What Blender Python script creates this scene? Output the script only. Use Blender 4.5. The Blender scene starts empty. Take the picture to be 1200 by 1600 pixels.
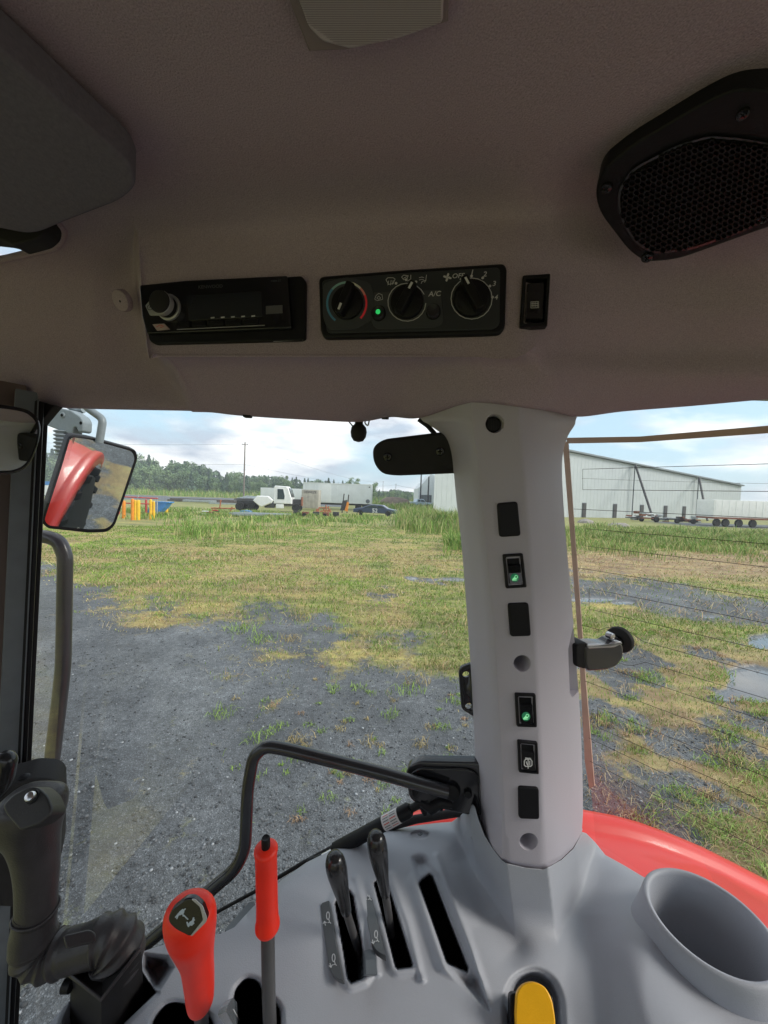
import bpy, bmesh, math, random
import numpy as np
from mathutils import Vector, Matrix, geometry
random.seed(7); RNG = np.random.default_rng(7)
SC = bpy.context.scene
COL = SC.collection
PI = math.pi
# ---------------------------------------------------------------- camera
FPX = 600.0
PITCH = math.radians(2.4); ROLL = math.radians(2.0)
EYE = Vector((0, 0, 2.4))
FW = Vector((0, math.cos(PITCH), -math.sin(PITCH)))
_R0 = Vector((1, 0, 0)); _U0 = Vector((0, math.sin(PITCH), math.cos(PITCH)))
RT = _R0*math.cos(ROLL) + _U0*math.sin(ROLL)
UP = _U0*math.cos(ROLL) - _R0*math.sin(ROLL)
cam_d = bpy.data.cameras.new('camera'); cam = bpy.data.objects.new('camera', cam_d); COL.objects.link(cam)
cam_d.sensor_fit = 'VERTICAL'; cam_d.sensor_height = 24; cam_d.sensor_width = 18; cam_d.lens = 24*FPX/1600
cam_d.clip_start = 0.01; cam_d.clip_end = 3000
cam.matrix_world = Matrix(((RT.x, UP.x, -FW.x, EYE.x), (RT.y, UP.y, -FW.y, EYE.y), (RT.z, UP.z, -FW.z, EYE.z), (0, 0, 0, 1)))
SC.camera = cam
# ---------------------------------------------------------------- sky, sun, exposure
SUN_EL, SUN_AZ = math.radians(30), math.radians(99)    # azimuth from +Y towards +X
world = bpy.data.worlds.new('World'); SC.world = world; world.use_nodes = True
nt = world.node_tree; N = nt.nodes; L = nt.links; N.clear()
wo = N.new('ShaderNodeOutputWorld'); bg = N.new('ShaderNodeBackground'); L.new(bg.outputs[0], wo.inputs[0])
sky = N.new('ShaderNodeTexSky'); sky.sky_type = 'NISHITA'; sky.sun_disc = False
sky.sun_elevation = SUN_EL; sky.sun_rotation = SUN_AZ; sky.air_density = 1.0; sky.dust_density = 1.5; sky.ozone_density = 1.0
tc = N.new('ShaderNodeTexCoord'); mp = N.new('ShaderNodeMapping'); mp.inputs['Scale'].default_value = (1, 1, 3.2)
L.new(tc.outputs['Generated'], mp.inputs[0])
n1 = N.new('ShaderNodeTexNoise'); n1.inputs['Scale'].default_value = 2.6; n1.inputs['Detail'].default_value = 9; n1.inputs['Roughness'].default_value = .52
n1.inputs['Distortion'].default_value = .35
L.new(mp.outputs[0], n1.inputs['Vector'])
r1 = N.new('ShaderNodeValToRGB'); r1.color_ramp.elements[0].position = .385; r1.color_ramp.elements[1].position = .53
L.new(n1.outputs['Fac'], r1.inputs[0])
n2 = N.new('ShaderNodeTexNoise'); n2.inputs['Scale'].default_value = 5.5; n2.inputs['Detail'].default_value = 7
L.new(mp.outputs[0], n2.inputs['Vector'])
r2 = N.new('ShaderNodeValToRGB'); r2.color_ramp.elements[0].position = .36; r2.color_ramp.elements[1].position = .6
r2.color_ramp.elements[0].color = (4.9, 5.5, 6.5, 1); r2.color_ramp.elements[1].color = (11.2, 11.2, 11.0, 1)
L.new(n2.outputs['Fac'], r2.inputs[0])
skb = N.new('ShaderNodeMixRGB'); skb.blend_type = 'MIX'; skb.inputs['Fac'].default_value = .62
skb.inputs['Color2'].default_value = (6.0, 8.6, 10.3, 1)
L.new(sky.outputs[0], skb.inputs['Color1'])
mx = N.new('ShaderNodeMixRGB'); L.new(r1.outputs[0], mx.inputs['Fac']); L.new(skb.outputs[0], mx.inputs['Color1']); L.new(r2.outputs[0], mx.inputs['Color2'])
L.new(mx.outputs[0], bg.inputs['Color']); bg.inputs['Strength'].default_value = .068
sd = bpy.data.lights.new('sun', 'SUN'); so = bpy.data.objects.new('sun', sd); COL.objects.link(so)
sd.energy = 1.4; sd.angle = math.radians(20); sd.color = (1, .95, .87)
so.rotation_euler = (Vector((0, 0, 1)).rotation_difference(Vector((math.sin(SUN_AZ)*math.cos(SUN_EL), math.cos(SUN_AZ)*math.cos(SUN_EL), math.sin(SUN_EL))))).to_euler()
SC.view_settings.view_transform = 'Standard'; SC.view_settings.look = 'None'; SC.view_settings.gamma = 1
SC.view_settings.use_curve_mapping = False; SC.view_settings.exposure = .95
try:
    SC.cycles.max_bounces = 10; SC.cycles.transparent_max_bounces = 16; SC.cycles.diffuse_bounces = 5
    SC.cycles.use_denoising = True
except Exception: pass

# ---------------------------------------------------------------- helpers
def ray(u, v): return FW + RT*((u-600)/FPX) + UP*((800-v)/FPX)
def P(u, v, d): return EYE + ray(u, v)*d
def G(u, v, z=0.0):
    r = ray(u, v); return EYE + r*((z-EYE.z)/r.z)
def rays(u, v):
    u = np.asarray(u, float)[..., None]; v = np.asarray(v, float)[..., None]
    return np.array(FW) + np.array(RT)*((u-600)/FPX) + np.array(UP)*((800-v)/FPX)
def PN(u, v, d): return np.array(EYE) + rays(u, v)*np.asarray(d)[..., None]
def project(pts):
    q = pts-np.array(EYE); d = q@np.array(FW); dd = np.where(d > .05, d, .05)
    return 600+FPX*(q@np.array(RT))/dd, 800-FPX*(q@np.array(UP))/dd, d
class Plane:
    def __init__(s, a, b, c):
        s.o = Vector(a); n = (Vector(b)-s.o).cross(Vector(c)-s.o).normalized()
        if n.dot(EYE-s.o) < 0: n = -n
        s.n = n; s.up = (Vector((0, 0, 1))-n*n.z).normalized(); s.rt = s.up.cross(n)
    def hit(s, u, v, h=0):
        r = ray(u, v); t = (s.o-EYE).dot(s.n)/r.dot(s.n); return EYE+r*t+s.n*h
    def frame(s, u, v, h=0, up=None):
        o = s.hit(u, v, h); y = s.up if up is None else (up-s.n*up.dot(s.n)).normalized()
        x = y.cross(s.n); return mat4(x, y, s.n, o)
    def px(s, u, v): # metres per pixel there
        return (s.hit(u, v)-EYE).dot(FW)/FPX
def plane_n(o, n):
    n = Vector(n).normalized(); a = n.orthogonal(); return Plane(o, Vector(o)+a, Vector(o)+n.cross(a))
def mat4(x, y, z, o): return Matrix(((x.x, y.x, z.x, o.x), (x.y, y.y, z.y, o.y), (x.z, y.z, z.z, o.z), (0, 0, 0, 1)))
def axis_frame(a, b, up=Vector((0, 0, 1))):
    z = (b-a).normalized()
    if abs(z.dot(up)) > .99: up = Vector((0, 1, 0))
    x = up.cross(z).normalized(); return mat4(x, z.cross(x), z, a)

def mobj(name, verts, faces, mat=None, parent=None, smooth=False, mats=None, midx=None, sharp=None):
    me = bpy.data.meshes.new(name); me.from_pydata([tuple(v) for v in verts], [], faces)
    for m in (mats or ([mat] if mat else [])): me.materials.append(m)
    if midx is not None: me.polygons.foreach_set('material_index', np.asarray(midx, dtype=np.int32))
    if smooth: me.polygons.foreach_set('use_smooth', [True]*len(me.polygons))
    me.update()
    if smooth and sharp: 
        try: me.set_sharp_from_angle(angle=math.radians(sharp))
        except Exception: pass
    o = bpy.data.objects.new(name, me); COL.objects.link(o)
    if parent is not None: setpar(o, parent)
    return o
def big(name, V, tris, mat, parent=None, colors=None, smooth=False):
    """fast mesh from numpy arrays of vertices and triangles"""
    me = bpy.data.meshes.new(name); n = len(V); k = tris.shape[1]
    me.vertices.add(n); me.vertices.foreach_set('co', np.ascontiguousarray(V, dtype=np.float32).ravel())
    me.loops.add(tris.size); me.loops.foreach_set('vertex_index', np.ascontiguousarray(tris, dtype=np.int32).ravel())
    me.polygons.add(len(tris)); me.polygons.foreach_set('loop_start', np.arange(0, tris.size, k, dtype=np.int32))
    try: me.polygons.foreach_set('loop_total', np.full(len(tris), k, dtype=np.int32))
    except Exception: pass
    if smooth: me.polygons.foreach_set('use_smooth', np.ones(len(tris), dtype=bool))
    me.update(calc_edges=True); me.validate()
    if colors is not None:
        a = me.color_attributes.new('tint', 'FLOAT_COLOR', 'POINT'); c = np.ones((n, 4), np.float32); c[:, :3] = colors
        a.data.foreach_set('color', c.ravel())
    for m in (mat if isinstance(mat, list) else [mat]): me.materials.append(m)
    o = bpy.data.objects.new(name, me); COL.objects.link(o)
    if parent is not None: setpar(o, parent)
    return o
def setpar(o, parent):
    o.parent = parent; o.matrix_parent_inverse = parent_world(parent).inverted()
def parent_world(p):
    m = Matrix.Translation(p.location) @ p.rotation_euler.to_matrix().to_4x4()
    return m if p.parent is None else parent_world(p.parent) @ p.matrix_parent_inverse @ m
def empty(name, loc, label, cat, group=None, rz=0):
    o = bpy.data.objects.new(name, None); COL.objects.link(o); o.location = loc; o.rotation_euler = (0, 0, rz); o.empty_display_size = .05
    return tag(o, label, cat, group)
def tag(o, label, cat, group=None, kind=None):
    if label: o['label'] = label
    if cat: o['category'] = cat
    if group: o['group'] = group
    if kind: o['kind'] = kind
    return o
def grid_faces(nr, nc, closed=False, flip=False):
    F = []
    for i in range(nr-1):
        for j in range(nc if closed else nc-1):
            k = (j+1) % nc; q = (i*nc+j, i*nc+k, (i+1)*nc+k, (i+1)*nc+j)
            F.append(q[::-1] if flip else q)
    return F
def grid_faces_np(nr, nc):
    i, j = np.meshgrid(np.arange(nr-1), np.arange(nc-1), indexing='ij'); a = (i*nc+j).ravel()
    return np.stack([a, a+1, a+nc+1, a+nc], 1)
def loft(name, secs, mat, parent=None, smooth=True, caps=True, sharp=None, closed=True):
    nc = len(secs[0]); V = [p for s in secs for p in s]; F = grid_faces(len(secs), nc, closed)
    if caps and closed: F += [tuple(range(nc))[::-1], tuple(range((len(secs)-1)*nc, len(secs)*nc))]
    o = mobj(name, V, F, mat, parent, smooth, sharp=sharp); fixn(o); return o
def fixn(o):
    bm = bmesh.new(); bm.from_mesh(o.data); bmesh.ops.recalc_face_normals(bm, faces=bm.faces); bm.to_mesh(o.data); bm.free()
def fillet(path, rad, n=5):
    out = [Vector(path[0])]
    for i in range(1, len(path)-1):
        a, b, c = Vector(path[i-1]), Vector(path[i]), Vector(path[i+1])
        r = min(rad, (a-b).length*.45, (c-b).length*.45)
        p, q = b+(a-b).normalized()*r, b+(c-b).normalized()*r
        for k in range(n+1):
            t = k/n; out.append((p*(1-t)+b*t)*(1-t)+(b*(1-t)+q*t)*t)
    out.append(Vector(path[-1])); return out
def tube(name, path, r, mat, parent=None, seg=14, rad=0, caps=True):
    path = [Vector(p) for p in path]
    if rad: path = fillet(path, rad)
    n = len(path); R = r if isinstance(r, (list, tuple)) else [r]*n
    secs = []; t0 = (path[1]-path[0]).normalized(); x = t0.orthogonal().normalized()
    for i, p in enumerate(path):
        t = ((path[min(i+1, n-1)]-path[i]).normalized()+(path[i]-path[max(i-1, 0)]).normalized())
        t = t.normalized() if t.length > 1e-6 else t0
        x = (x-t*x.dot(t)).normalized(); y = t.cross(x)
        secs.append([p+(x*math.cos(2*PI*k/seg)+y*math.sin(2*PI*k/seg))*R[i] for k in range(seg)])
    return loft(name, secs, mat, parent, True, caps, sharp=50)
def lathe(name, prof, M, mat, parent=None, seg=28, sx=1, sy=1, sharp=35):
    secs = [[M @ Vector((r*math.cos(2*PI*k/seg)*sx, r*math.sin(2*PI*k/seg)*sy, z)) for k in range(seg)] for r, z in prof]
    return loft(name, secs, mat, parent, True, True, sharp=sharp)
def rround(pts, r, n=4):
    """round the corners of a closed 2-D polygon"""
    out = []; m = len(pts)
    for i in range(m):
        a, b, c = Vector(pts[i-1]), Vector(pts[i]), Vector(pts[(i+1) % m])
        q = min(r, (a-b).length*.48, (c-b).length*.48); p1 = b+(a-b).normalized()*q; p2 = b+(c-b).normalized()*q
        for k in range(n+1):
            t = k/n; out.append((p1*(1-t)+b*t)*(1-t)+(b*(1-t)+p2*t)*t)
    return [(p.x, p.y) for p in out]
def inset2(pts, k):
    """move a polygon's points inwards by k"""
    m = len(pts); A = sum(pts[i][0]*pts[(i+1) % m][1]-pts[(i+1) % m][0]*pts[i][1] for i in range(m)); s = 1 if A > 0 else -1; out = []
    for i in range(m):
        a, b, c = Vector(pts[i-1]), Vector(pts[i]), Vector(pts[(i+1) % m])
        e = ((b-a).normalized()+(c-b).normalized())
        e = e.normalized() if e.length > 1e-6 else (c-b).normalized()
        out.append((b.x-e.y*k*s, b.y+e.x*k*s))
    return out
def plate(name, pl, pts, h0, h1, mat, parent=None, bev=1.2, rnd=0, steps=3):
    """a slab whose outline is given by sight lines onto a real plane; it stands from h0 to h1 metres off it"""
    if rnd: pts = rround(pts, rnd)
    bev_m = bev*pl.px(*pts[0]); secs = [[pl.hit(u, v, h0) for u, v in pts]]
    bev_m = min(bev_m, (h1-h0)*.9)
    for k in range(steps+1):
        a = k/steps*PI/2; q = inset2(pts, bev*(1-math.cos(a)))
        secs.append([pl.hit(u, v, h0)+pl.n*((h1-h0)-bev_m*(1-math.sin(a))) for u, v in q])
    q = inset2(pts, bev*1.05+.1); secs.append([pl.hit(u, v, h0)+pl.n*(h1-h0) for u, v in q])
    o = loft(name, secs, mat, parent, True, True, sharp=40); return o
def disc(name, pl, u, v, rpx, h0, h1, mat, parent=None, bev=.25, seg=28):
    M = pl.frame(u, v); r = rpx*pl.px(u, v); b = min(bev*r, (h1-h0)*.9)
    return lathe(name, [(r, h0), (r, h1-b), (r-b*.3, h1-b*.3), (r-b, h1)], M, mat, parent, seg)
def flat(name, pl, pts, h, mat, parent=None): return mobj(name, [pl.hit(u, v, h) for u, v in pts], [tuple(range(len(pts)))], mat, parent)
def stroke_vf(pts, w, closed=False):
    V = []; F = []; n = len(pts)
    for i in range(n if closed else n-1):
        a, b = Vector(pts[i]), Vector(pts[(i+1) % n]); t = (b-a)
        if t.length < 1e-6: continue
        t = t.normalized(); q = Vector((-t.y, t.x))*w/2; e = t*w*.4; k = len(V)
        V += [a-e+q, a-e-q, b+e-q, b+e+q]; F.append((k, k+1, k+2, k+3))
    return V, F
def strokes(name, pl, lines, w, h, mat, parent=None, polys=()):
    V = []; F = []; dh = 0
    for ln in lines:
        v, f = stroke_vf(ln, w); k = len(V); V += [pl.hit(p.x, p.y, h) for p in v]; F += [tuple(i+k for i in q) for q in f]
    for po in polys:
        k = len(V); V += [pl.hit(a, b, h) for a, b in po]; F.append(tuple(range(k, len(V))))
    # tiny height stagger so that crossing strokes never share a plane
    for i, q in enumerate(F):
        for j in q: V[j] = V[j]+pl.n*(i*3e-6)
    return mobj(name, V, F, mat, parent)
def arc(cx, cy, r, a0, a1, n=24, ry=None): return [(cx+r*math.cos(math.radians(a0+(a1-a0)*k/n)), cy-(ry or r)*math.sin(math.radians(a0+(a1-a0)*k/n))) for k in range(n+1)]
def text(name, hitf, s, u, v, hgt, ang, mat, parent=None, shear=0, sx=1):
    """lettering: glyph outlines laid flat on a real surface; hitf(u, v) gives the surface point"""
    c = bpy.data.curves.new(name, 'FONT'); c.body = s; c.align_x = 'CENTER'; c.align_y = 'CENTER'; c.size = 1; c.resolution_u = 3; c.shear = shear; c.offset = .012
    o = bpy.data.objects.new(name, c); COL.objects.link(o); dg = bpy.context.evaluated_depsgraph_get()
    me = bpy.data.meshes.new_from_object(o.evaluated_get(dg)); bpy.data.objects.remove(o); bpy.data.curves.remove(c)
    ca, sa = math.cos(ang), math.sin(ang)
    for w in me.vertices:
        x, y = w.co.x*hgt*1.35*sx, w.co.y*hgt*1.35; w.co = hitf(u+x*ca+y*sa, v+x*sa*-1*-1-y*ca)
    me.materials.clear(); me.materials.append(mat); q = bpy.data.objects.new(name, me); COL.objects.link(q)
    if parent is not None: setpar(q, parent)
    return q
def box(name, M, sx, sy, sz, mat, parent=None, bev=0, seg=2, z0=None):
    bm = bmesh.new(); bmesh.ops.create_cube(bm, size=1)
    for w in bm.verts: w.co = Vector((w.co.x*sx, w.co.y*sy, w.co.z*sz+(z0 or 0)))
    if bev: bmesh.ops.bevel(bm, geom=bm.edges[:], offset=bev, segments=seg, affect='EDGES', profile=.7)
    for w in bm.verts: w.co = M @ w.co
    me = bpy.data.meshes.new(name); bm.to_mesh(me); bm.free(); me.materials.append(mat)
    if bev:
        me.polygons.foreach_set('use_smooth', [True]*len(me.polygons))
        try: me.set_sharp_from_angle(angle=math.radians(50))
        except Exception: pass
    o = bpy.data.objects.new(name, me); COL.objects.link(o)
    if parent is not None: setpar(o, parent)
    return o
def boolean(o, cutters):
    for c in cutters:
        m = o.modifiers.new('b', 'BOOLEAN'); m.operation = 'DIFFERENCE'; m.solver = 'EXACT'; m.object = c
    dg = bpy.context.evaluated_depsgraph_get(); me = bpy.data.meshes.new_from_object(o.evaluated_get(dg)); old = o.data; o.modifiers.clear(); o.data = me
    for c in cutters: bpy.data.objects.remove(c)
    return o
# ---------------------------------------------------------------- numpy noise
_perm = RNG.random((256, 256))
def vnoise(x, y):
    xi = np.floor(x).astype(int); yi = np.floor(y).astype(int); fx = x-xi; fy = y-yi; fx = fx*fx*(3-2*fx); fy = fy*fy*(3-2*fy)
    g = lambda a, b: _perm[a % 256, b % 256]
    return (g(xi, yi)*(1-fx)+g(xi+1, yi)*fx)*(1-fy)+(g(xi, yi+1)*(1-fx)+g(xi+1, yi+1)*fx)*fy
def fbm(x, y, o=4):
    s = 0; a = .5; t = 0
    for k in range(o): s = s+a*vnoise(x*2**k+17*k, y*2**k+31*k); t += a; a *= .55
    return s/t
def sstep(a, b, x): t = np.clip((x-a)/(b-a), 0, 1); return t*t*(3-2*t)
def sdf(poly, u, v):
    """signed distance (negative inside) to a polygon, vectorised"""
    d = np.full(u.shape, 1e9); ins = np.zeros(u.shape, bool); n = len(poly)
    for i in range(n):
        ax, ay = poly[i]; bx, by = poly[(i+1) % n]; ex, ey = bx-ax, by-ay; wx, wy = u-ax, v-ay
        t = np.clip((wx*ex+wy*ey)/(ex*ex+ey*ey+1e-9), 0, 1); d = np.minimum(d, np.hypot(wx-ex*t, wy-ey*t))
        c = ((ay > v) != (by > v)) & (u < (bx-ax)*(v-ay)/((by-ay) if by != ay else 1e-9)+ax); ins ^= c
    return np.where(ins, -d, d)
def dline(pts, u, v):
    d = np.full(u.shape, 1e9)
    for (ax, ay), (bx, by) in zip(pts[:-1], pts[1:]):
        ex, ey = bx-ax, by-ay; wx, wy = u-ax, v-ay; t = np.clip((wx*ex+wy*ey)/(ex*ex+ey*ey), 0, 1); d = np.minimum(d, np.hypot(wx-ex*t, wy-ey*t))
    return d
# ---------------------------------------------------------------- materials
MATS = {}
def mat(name, col, rough=.5, metal=0, noise=0, nscale=50, bump=0, bscale=400, spec=.5, emit=None, coat=0, attr=None, ndetail=4):
    if name in MATS: return MATS[name]
    m = bpy.data.materials.new(name); m.use_nodes = True; t = m.node_tree; b = t.nodes['Principled BSDF']; MATS[name] = m
    b.inputs['Base Color'].default_value = (*col, 1); b.inputs['Roughness'].default_value = rough; b.inputs['Metallic'].default_value = metal
    b.inputs['Specular IOR Level'].default_value = spec; b.inputs['Coat Weight'].default_value = coat; b.inputs['Coat Roughness'].default_value = .08
    c = t.nodes.new('ShaderNodeTexCoord')
    src = None
    if attr:
        a = t.nodes.new('ShaderNodeAttribute'); a.attribute_name = attr; src = a.outputs['Color']; t.links.new(src, b.inputs['Base Color'])
    if noise:
        n = t.nodes.new('ShaderNodeTexNoise'); n.inputs['Scale'].default_value = nscale; n.inputs['Detail'].default_value = ndetail; t.links.new(c.outputs['Object'], n.inputs['Vector'])
        mr = t.nodes.new('ShaderNodeMapRange'); mr.inputs['To Min'].default_value = 1-noise; mr.inputs['To Max'].default_value = 1+noise; mr.inputs['From Min'].default_value = .25; mr.inputs['From Max'].default_value = .75
        t.links.new(n.outputs['Fac'], mr.inputs['Value']); x = t.nodes.new('ShaderNodeMixRGB'); x.blend_type = 'MULTIPLY'; x.inputs['Fac'].default_value = 1
        x.inputs['Color1'].default_value = (*col, 1)
        if src: t.links.new(src, x.inputs['Color1'])
        t.links.new(mr.outputs[0], x.inputs['Color2']); t.links.new(x.outputs[0], b.inputs['Base Color'])
        mr2 = t.nodes.new('ShaderNodeMapRange'); mr2.inputs['To Min'].default_value = max(0, rough-noise*.25); mr2.inputs['To Max'].default_value = min(1, rough+noise*.35)
        t.links.new(n.outputs['Fac'], mr2.inputs['Value']); t.links.new(mr2.outputs[0], b.inputs['Roughness'])
    if bump:
        n = t.nodes.new('ShaderNodeTexNoise'); n.inputs['Scale'].default_value = bscale; n.inputs['Detail'].default_value = 3; t.links.new(c.outputs['Object'], n.inputs['Vector'])
        bp = t.nodes.new('ShaderNodeBump'); bp.inputs['Strength'].default_value = bump; bp.inputs['Distance'].default_value = .001 if bscale > 60 else .02
        t.links.new(n.outputs['Fac'], bp.inputs['Height']); t.links.new(bp.outputs[0], b.inputs['Normal'])
    if emit: b.inputs['Emission Color'].default_value = (*emit[0], 1); b.inputs['Emission Strength'].default_value = emit[1]
    return m
def glass(name, tint=(1, 1, 1), refl=1.0, rough=0.0):
    m = bpy.data.materials.new(name); m.use_nodes = True; t = m.node_tree; t.nodes.clear(); MATS[name] = m
    o = t.nodes.new('ShaderNodeOutputMaterial'); tr = t.nodes.new('ShaderNodeBsdfTransparent'); tr.inputs[0].default_value = (*tint, 1)
    g = t.nodes.new('ShaderNodeBsdfGlossy'); g.inputs['Roughness'].default_value = rough; f = t.nodes.new('ShaderNodeFresnel'); f.inputs['IOR'].default_value = 1.45
    k = t.nodes.new('ShaderNodeMath'); k.operation = 'MULTIPLY'; k.inputs[1].default_value = refl; t.links.new(f.outputs[0], k.inputs[0])
    mxs = t.nodes.new('ShaderNodeMixShader'); t.links.new(k.outputs[0], mxs.inputs[0]); t.links.new(tr.outputs[0], mxs.inputs[1]); t.links.new(g.outputs[0], mxs.inputs[2]); t.links.new(mxs.outputs[0], o.inputs[0])
    return m
M_liner = mat('liner_felt', (.37, .30, .345), .95, noise=.26, nscale=900, bump=.9, bscale=650, spec=.15, ndetail=6)
M_visor = mat('visor_vinyl', (.135, .125, .15), .8, noise=.12, nscale=300, bump=.5, bscale=500, spec=.2)
M_pillar = mat('pillar_plastic', (.445, .42, .47), .5, noise=.012, nscale=400, bump=.35, bscale=900, spec=.3)
M_console = mat('console_plastic', (.37, .385, .425), .45, noise=.012, nscale=400, bump=.3, bscale=900, spec=.35)
M_black = mat('black_plastic', (.009, .009, .011), .45, noise=.15, nscale=90, bump=.3, bscale=700, spec=.22)
M_blackm = mat('matte_black_plastic', (.02, .019, .02), .7, noise=.12, nscale=80, bump=.3, bscale=700, spec=.3)
M_void = mat('slot_dark', (.006, .006, .006), .8, spec=.1)
M_gloss = mat('gloss_black', (.012, .012, .014), .12, spec=.5, noise=.05, nscale=20)
M_knob = mat('knob_black', (.02, .02, .022), .2, spec=.5, noise=.1, nscale=60)
M_grip = mat('grip_rubber', (.07, .043, .042), .6, noise=.15, nscale=40, bump=.25, bscale=500, spec=.35)
M_paintb = mat('black_paint', (.03, .03, .034), .25, noise=.1, nscale=30, spec=.5, coat=.3)
M_greyp = mat('grey_trim', (.12, .135, .15), .5, noise=.1, nscale=40)
M_brownp = mat('brown_glass_tone', (.14, .1, .09), .5, noise=.2, nscale=8)
M_red = mat('red_grip', (.93, .035, .015), .42, noise=.06, nscale=40, bump=.15, bscale=600, spec=.4)
M_fender = mat('red_paint', (.70, .035, .025), .42, noise=.05, nscale=12, spec=.5, coat=.25)
M_yellow = mat('yellow_plastic', (.9, .45, .005), .4, noise=.05, nscale=60, bump=.2, bscale=500)
M_steel = mat('bright_steel', (.6, .6, .62), .25, metal=1, noise=.1, nscale=80)
M_silver = mat('silver_plastic', (.42, .42, .43), .35, metal=.4)
M_dsteel = mat('dark_steel', (.07, .068, .07), .4, noise=.15, nscale=60)
M_white = mat('white_print', (.62, .62, .62), .5)
M_dimwhite = mat('grey_print', (.55, .55, .56), .5)
M_faint = mat('faint_print', (.06, .062, .065), .4)
M_greenled = mat('green_led', (.03, .5, .1), .4, emit=((.04, .85, .2), .25))
M_greendim = mat('green_lamp', (.01, .16, .07), .4, emit=((.01, .3, .12), .10))
M_greenicon = mat('green_icon', (.4, .9, .5), .4, emit=((.3, .95, .45), .22))
M_panel = mat('panel_face', (.03, .034, .038), .35, noise=.05, nscale=60, spec=.4)
M_lens = mat('lamp_lens', (.42, .38, .39), .4, bump=.4, bscale=250, spec=.5)
M_mirror = mat('mirror_glass', (.78, .82, .82), .015, metal=1)
M_window = mat('window_strip', (.55, .39, .31), .5, noise=.1, nscale=30)
M_wire = mat('heater_wire', (.05, .035, .03), .5)
M_glass = glass('cab_glass', (.965, .975, .97), .16)
M_tyre = mat('tyre_rubber', (.02, .02, .021), .75, noise=.2, nscale=30, bump=.4, bscale=80)

# ================================================================ THE GROUND
ANG = np.radians(np.concatenate([np.linspace(-62, 62, 520), np.linspace(62, 298, 90)[1:-1]])); ANG = np.append(ANG, ANG[0]+2*PI)
RAD = np.concatenate([[.0, .5], np.geomspace(1.0, 60, 420), np.geomspace(62, 1500, 50)])
GRAVEL = [(-900, 890), (0, 893), (62, 880), (95, 893), (140, 930), (200, 962), (300, 958), (400, 962), (520, 985), (560, 1010), (650, 1035), (700, 1078), (800, 1100), (925, 1150), (985, 1205), (1060, 1270), (1200, 1385), (1500, 1600), (1600, 2600), (-900, 2600)]
G_STRIP = [(880, 892), (960, 897), (1040, 905), (1200, 935), (1500, 985), (1500, 1030), (1200, 985), (1060, 968), (960, 955), (880, 950)]
G_WET = [(930, 1020), (1000, 1010), (1060, 1040), (1000, 1060), (935, 1070)]
def ground_fields(x, y):
    """green, straw and wet amounts (0..1) at world points; 0/0/0 is bare dark gravel"""
    p = np.stack([x, y, np.zeros_like(x)], -1); u, v, d = project(p); inf = d > .3
    u = np.clip(u, -1500, 2700); v = np.where(inf, v, 3000); v = np.clip(v, 700, 3000)
    nb = fbm(x*.9, y*.9, 5); nf = fbm(x*3.1+9, y*3.1, 4); nl = fbm(x*.13+3, y*.13+8, 3)
    s = np.maximum(-sdf(GRAVEL, u, v), -1e3)/np.clip((v-770)*.22, 6, 80)      # >0 inside the gravel yard
    cover = sstep(-.8, .95, -s+(nb-.5)*3.4)
    tuft = sstep(.60, .74, nf*.55+nb*.45+.10*(fbm(x*.25+40, y*.25, 2)-.5))
    tuft = tuft*sstep(2.8, 4.5, d)*np.where(u < 330, .0, 1)
    cover = np.maximum(cover, tuft*.42)
    st = sstep(.4, -1.2, sdf(G_STRIP, u, v)/14+(nb-.5)*2.6); wt = sstep(.4, -1.0, sdf(G_WET, u, v)/10+(nb-.5)*2.2)
    patch = np.where(u > 860, sstep(.40, .62, fbm(x*1.9+70, y*1.9+5, 5))*sstep(985, 1030, v)*.97, 0)   # bare mud between tufts on the right
    lpatch = np.where((u > 560) & (u < 860), sstep(.55, .62, nb)*sstep(870, 905, v)*sstep(960, 925, v), 0)
    cover = cover*(1-st*.95)*(1-wt*.9)*(1-patch)*(1-lpatch*.8)
    road = ((y > 74) & (y < 118) & (x < -8)).astype(float)*sstep(.2, .35, nl+.2)
    road = np.maximum(road, sstep(46, 48, y)*sstep(60, 56, y)*sstep(36, 40, x))
    cover = cover*(1-road)
    dry = sstep(.42, .58, nl*.35+nb*.45+fbm(x*2.0, y*.5+60, 3)*.2)
    rows = .5+.5*np.sin((y*1.0+x*.35+2.5*fbm(x*.15, y*.15, 2))*2.1)                # mown swathes
    dry = np.clip(dry*.8+rows*.25*(y > 6), 0, 1)
    brown = np.where(u > 860, sstep(855, 872, v)*sstep(915, 893, v), 0); dry = np.maximum(dry, brown)
    gp = [(905, 955), (1000, 962), (1090, 990), (1070, 1012), (960, 1005), (905, 985)]; dry = dry*(1-.8*sstep(1, -1, sdf(gp, u, v)/12))
    dry = np.where((u > 650) & (u < 860) & (v > 930), dry*.35, dry); brown = np.maximum(brown, np.where(u > 860, sstep(990, 1040, v)*.75, 0)); brown = np.maximum(brown, sstep(.55, .7, nl)*sstep(20, 12, y)*.6)
    far = sstep(24, 34, y); dry = dry*(1-far*.75)
    pud = np.zeros_like(x)
    for cx, cy, rx, ry in ((1190, 1005, 32, 15), (1185, 1068, 42, 26), (1150, 1085, 30, 10), (925, 936, 34, 4), (975, 941, 16, 3), (1110, 964, 16, 3), (705, 905, 28, 4), (640, 902, 10, 2.5)):
        e = 1-np.hypot((u-cx)/rx, (v-cy)/ry)+(nb-.5)*1.6; pud = np.maximum(pud, sstep(-.05, .1, e)*(v > 880)*inf)
    cover = cover*(1-pud)
    return cover, dry, pud, brown, u, v, d
A, R = np.meshgrid(ANG, RAD); gx = R*np.sin(A); gy = R*np.cos(A)
cov, dry, pud, brown, gu, gv, gd = ground_fields(gx, gy)
gz = (fbm(gx*.5, gy*.5, 4)-.5)*.10+(fbm(gx*2.2+5, gy*2.2, 4)-.5)*.05
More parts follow.
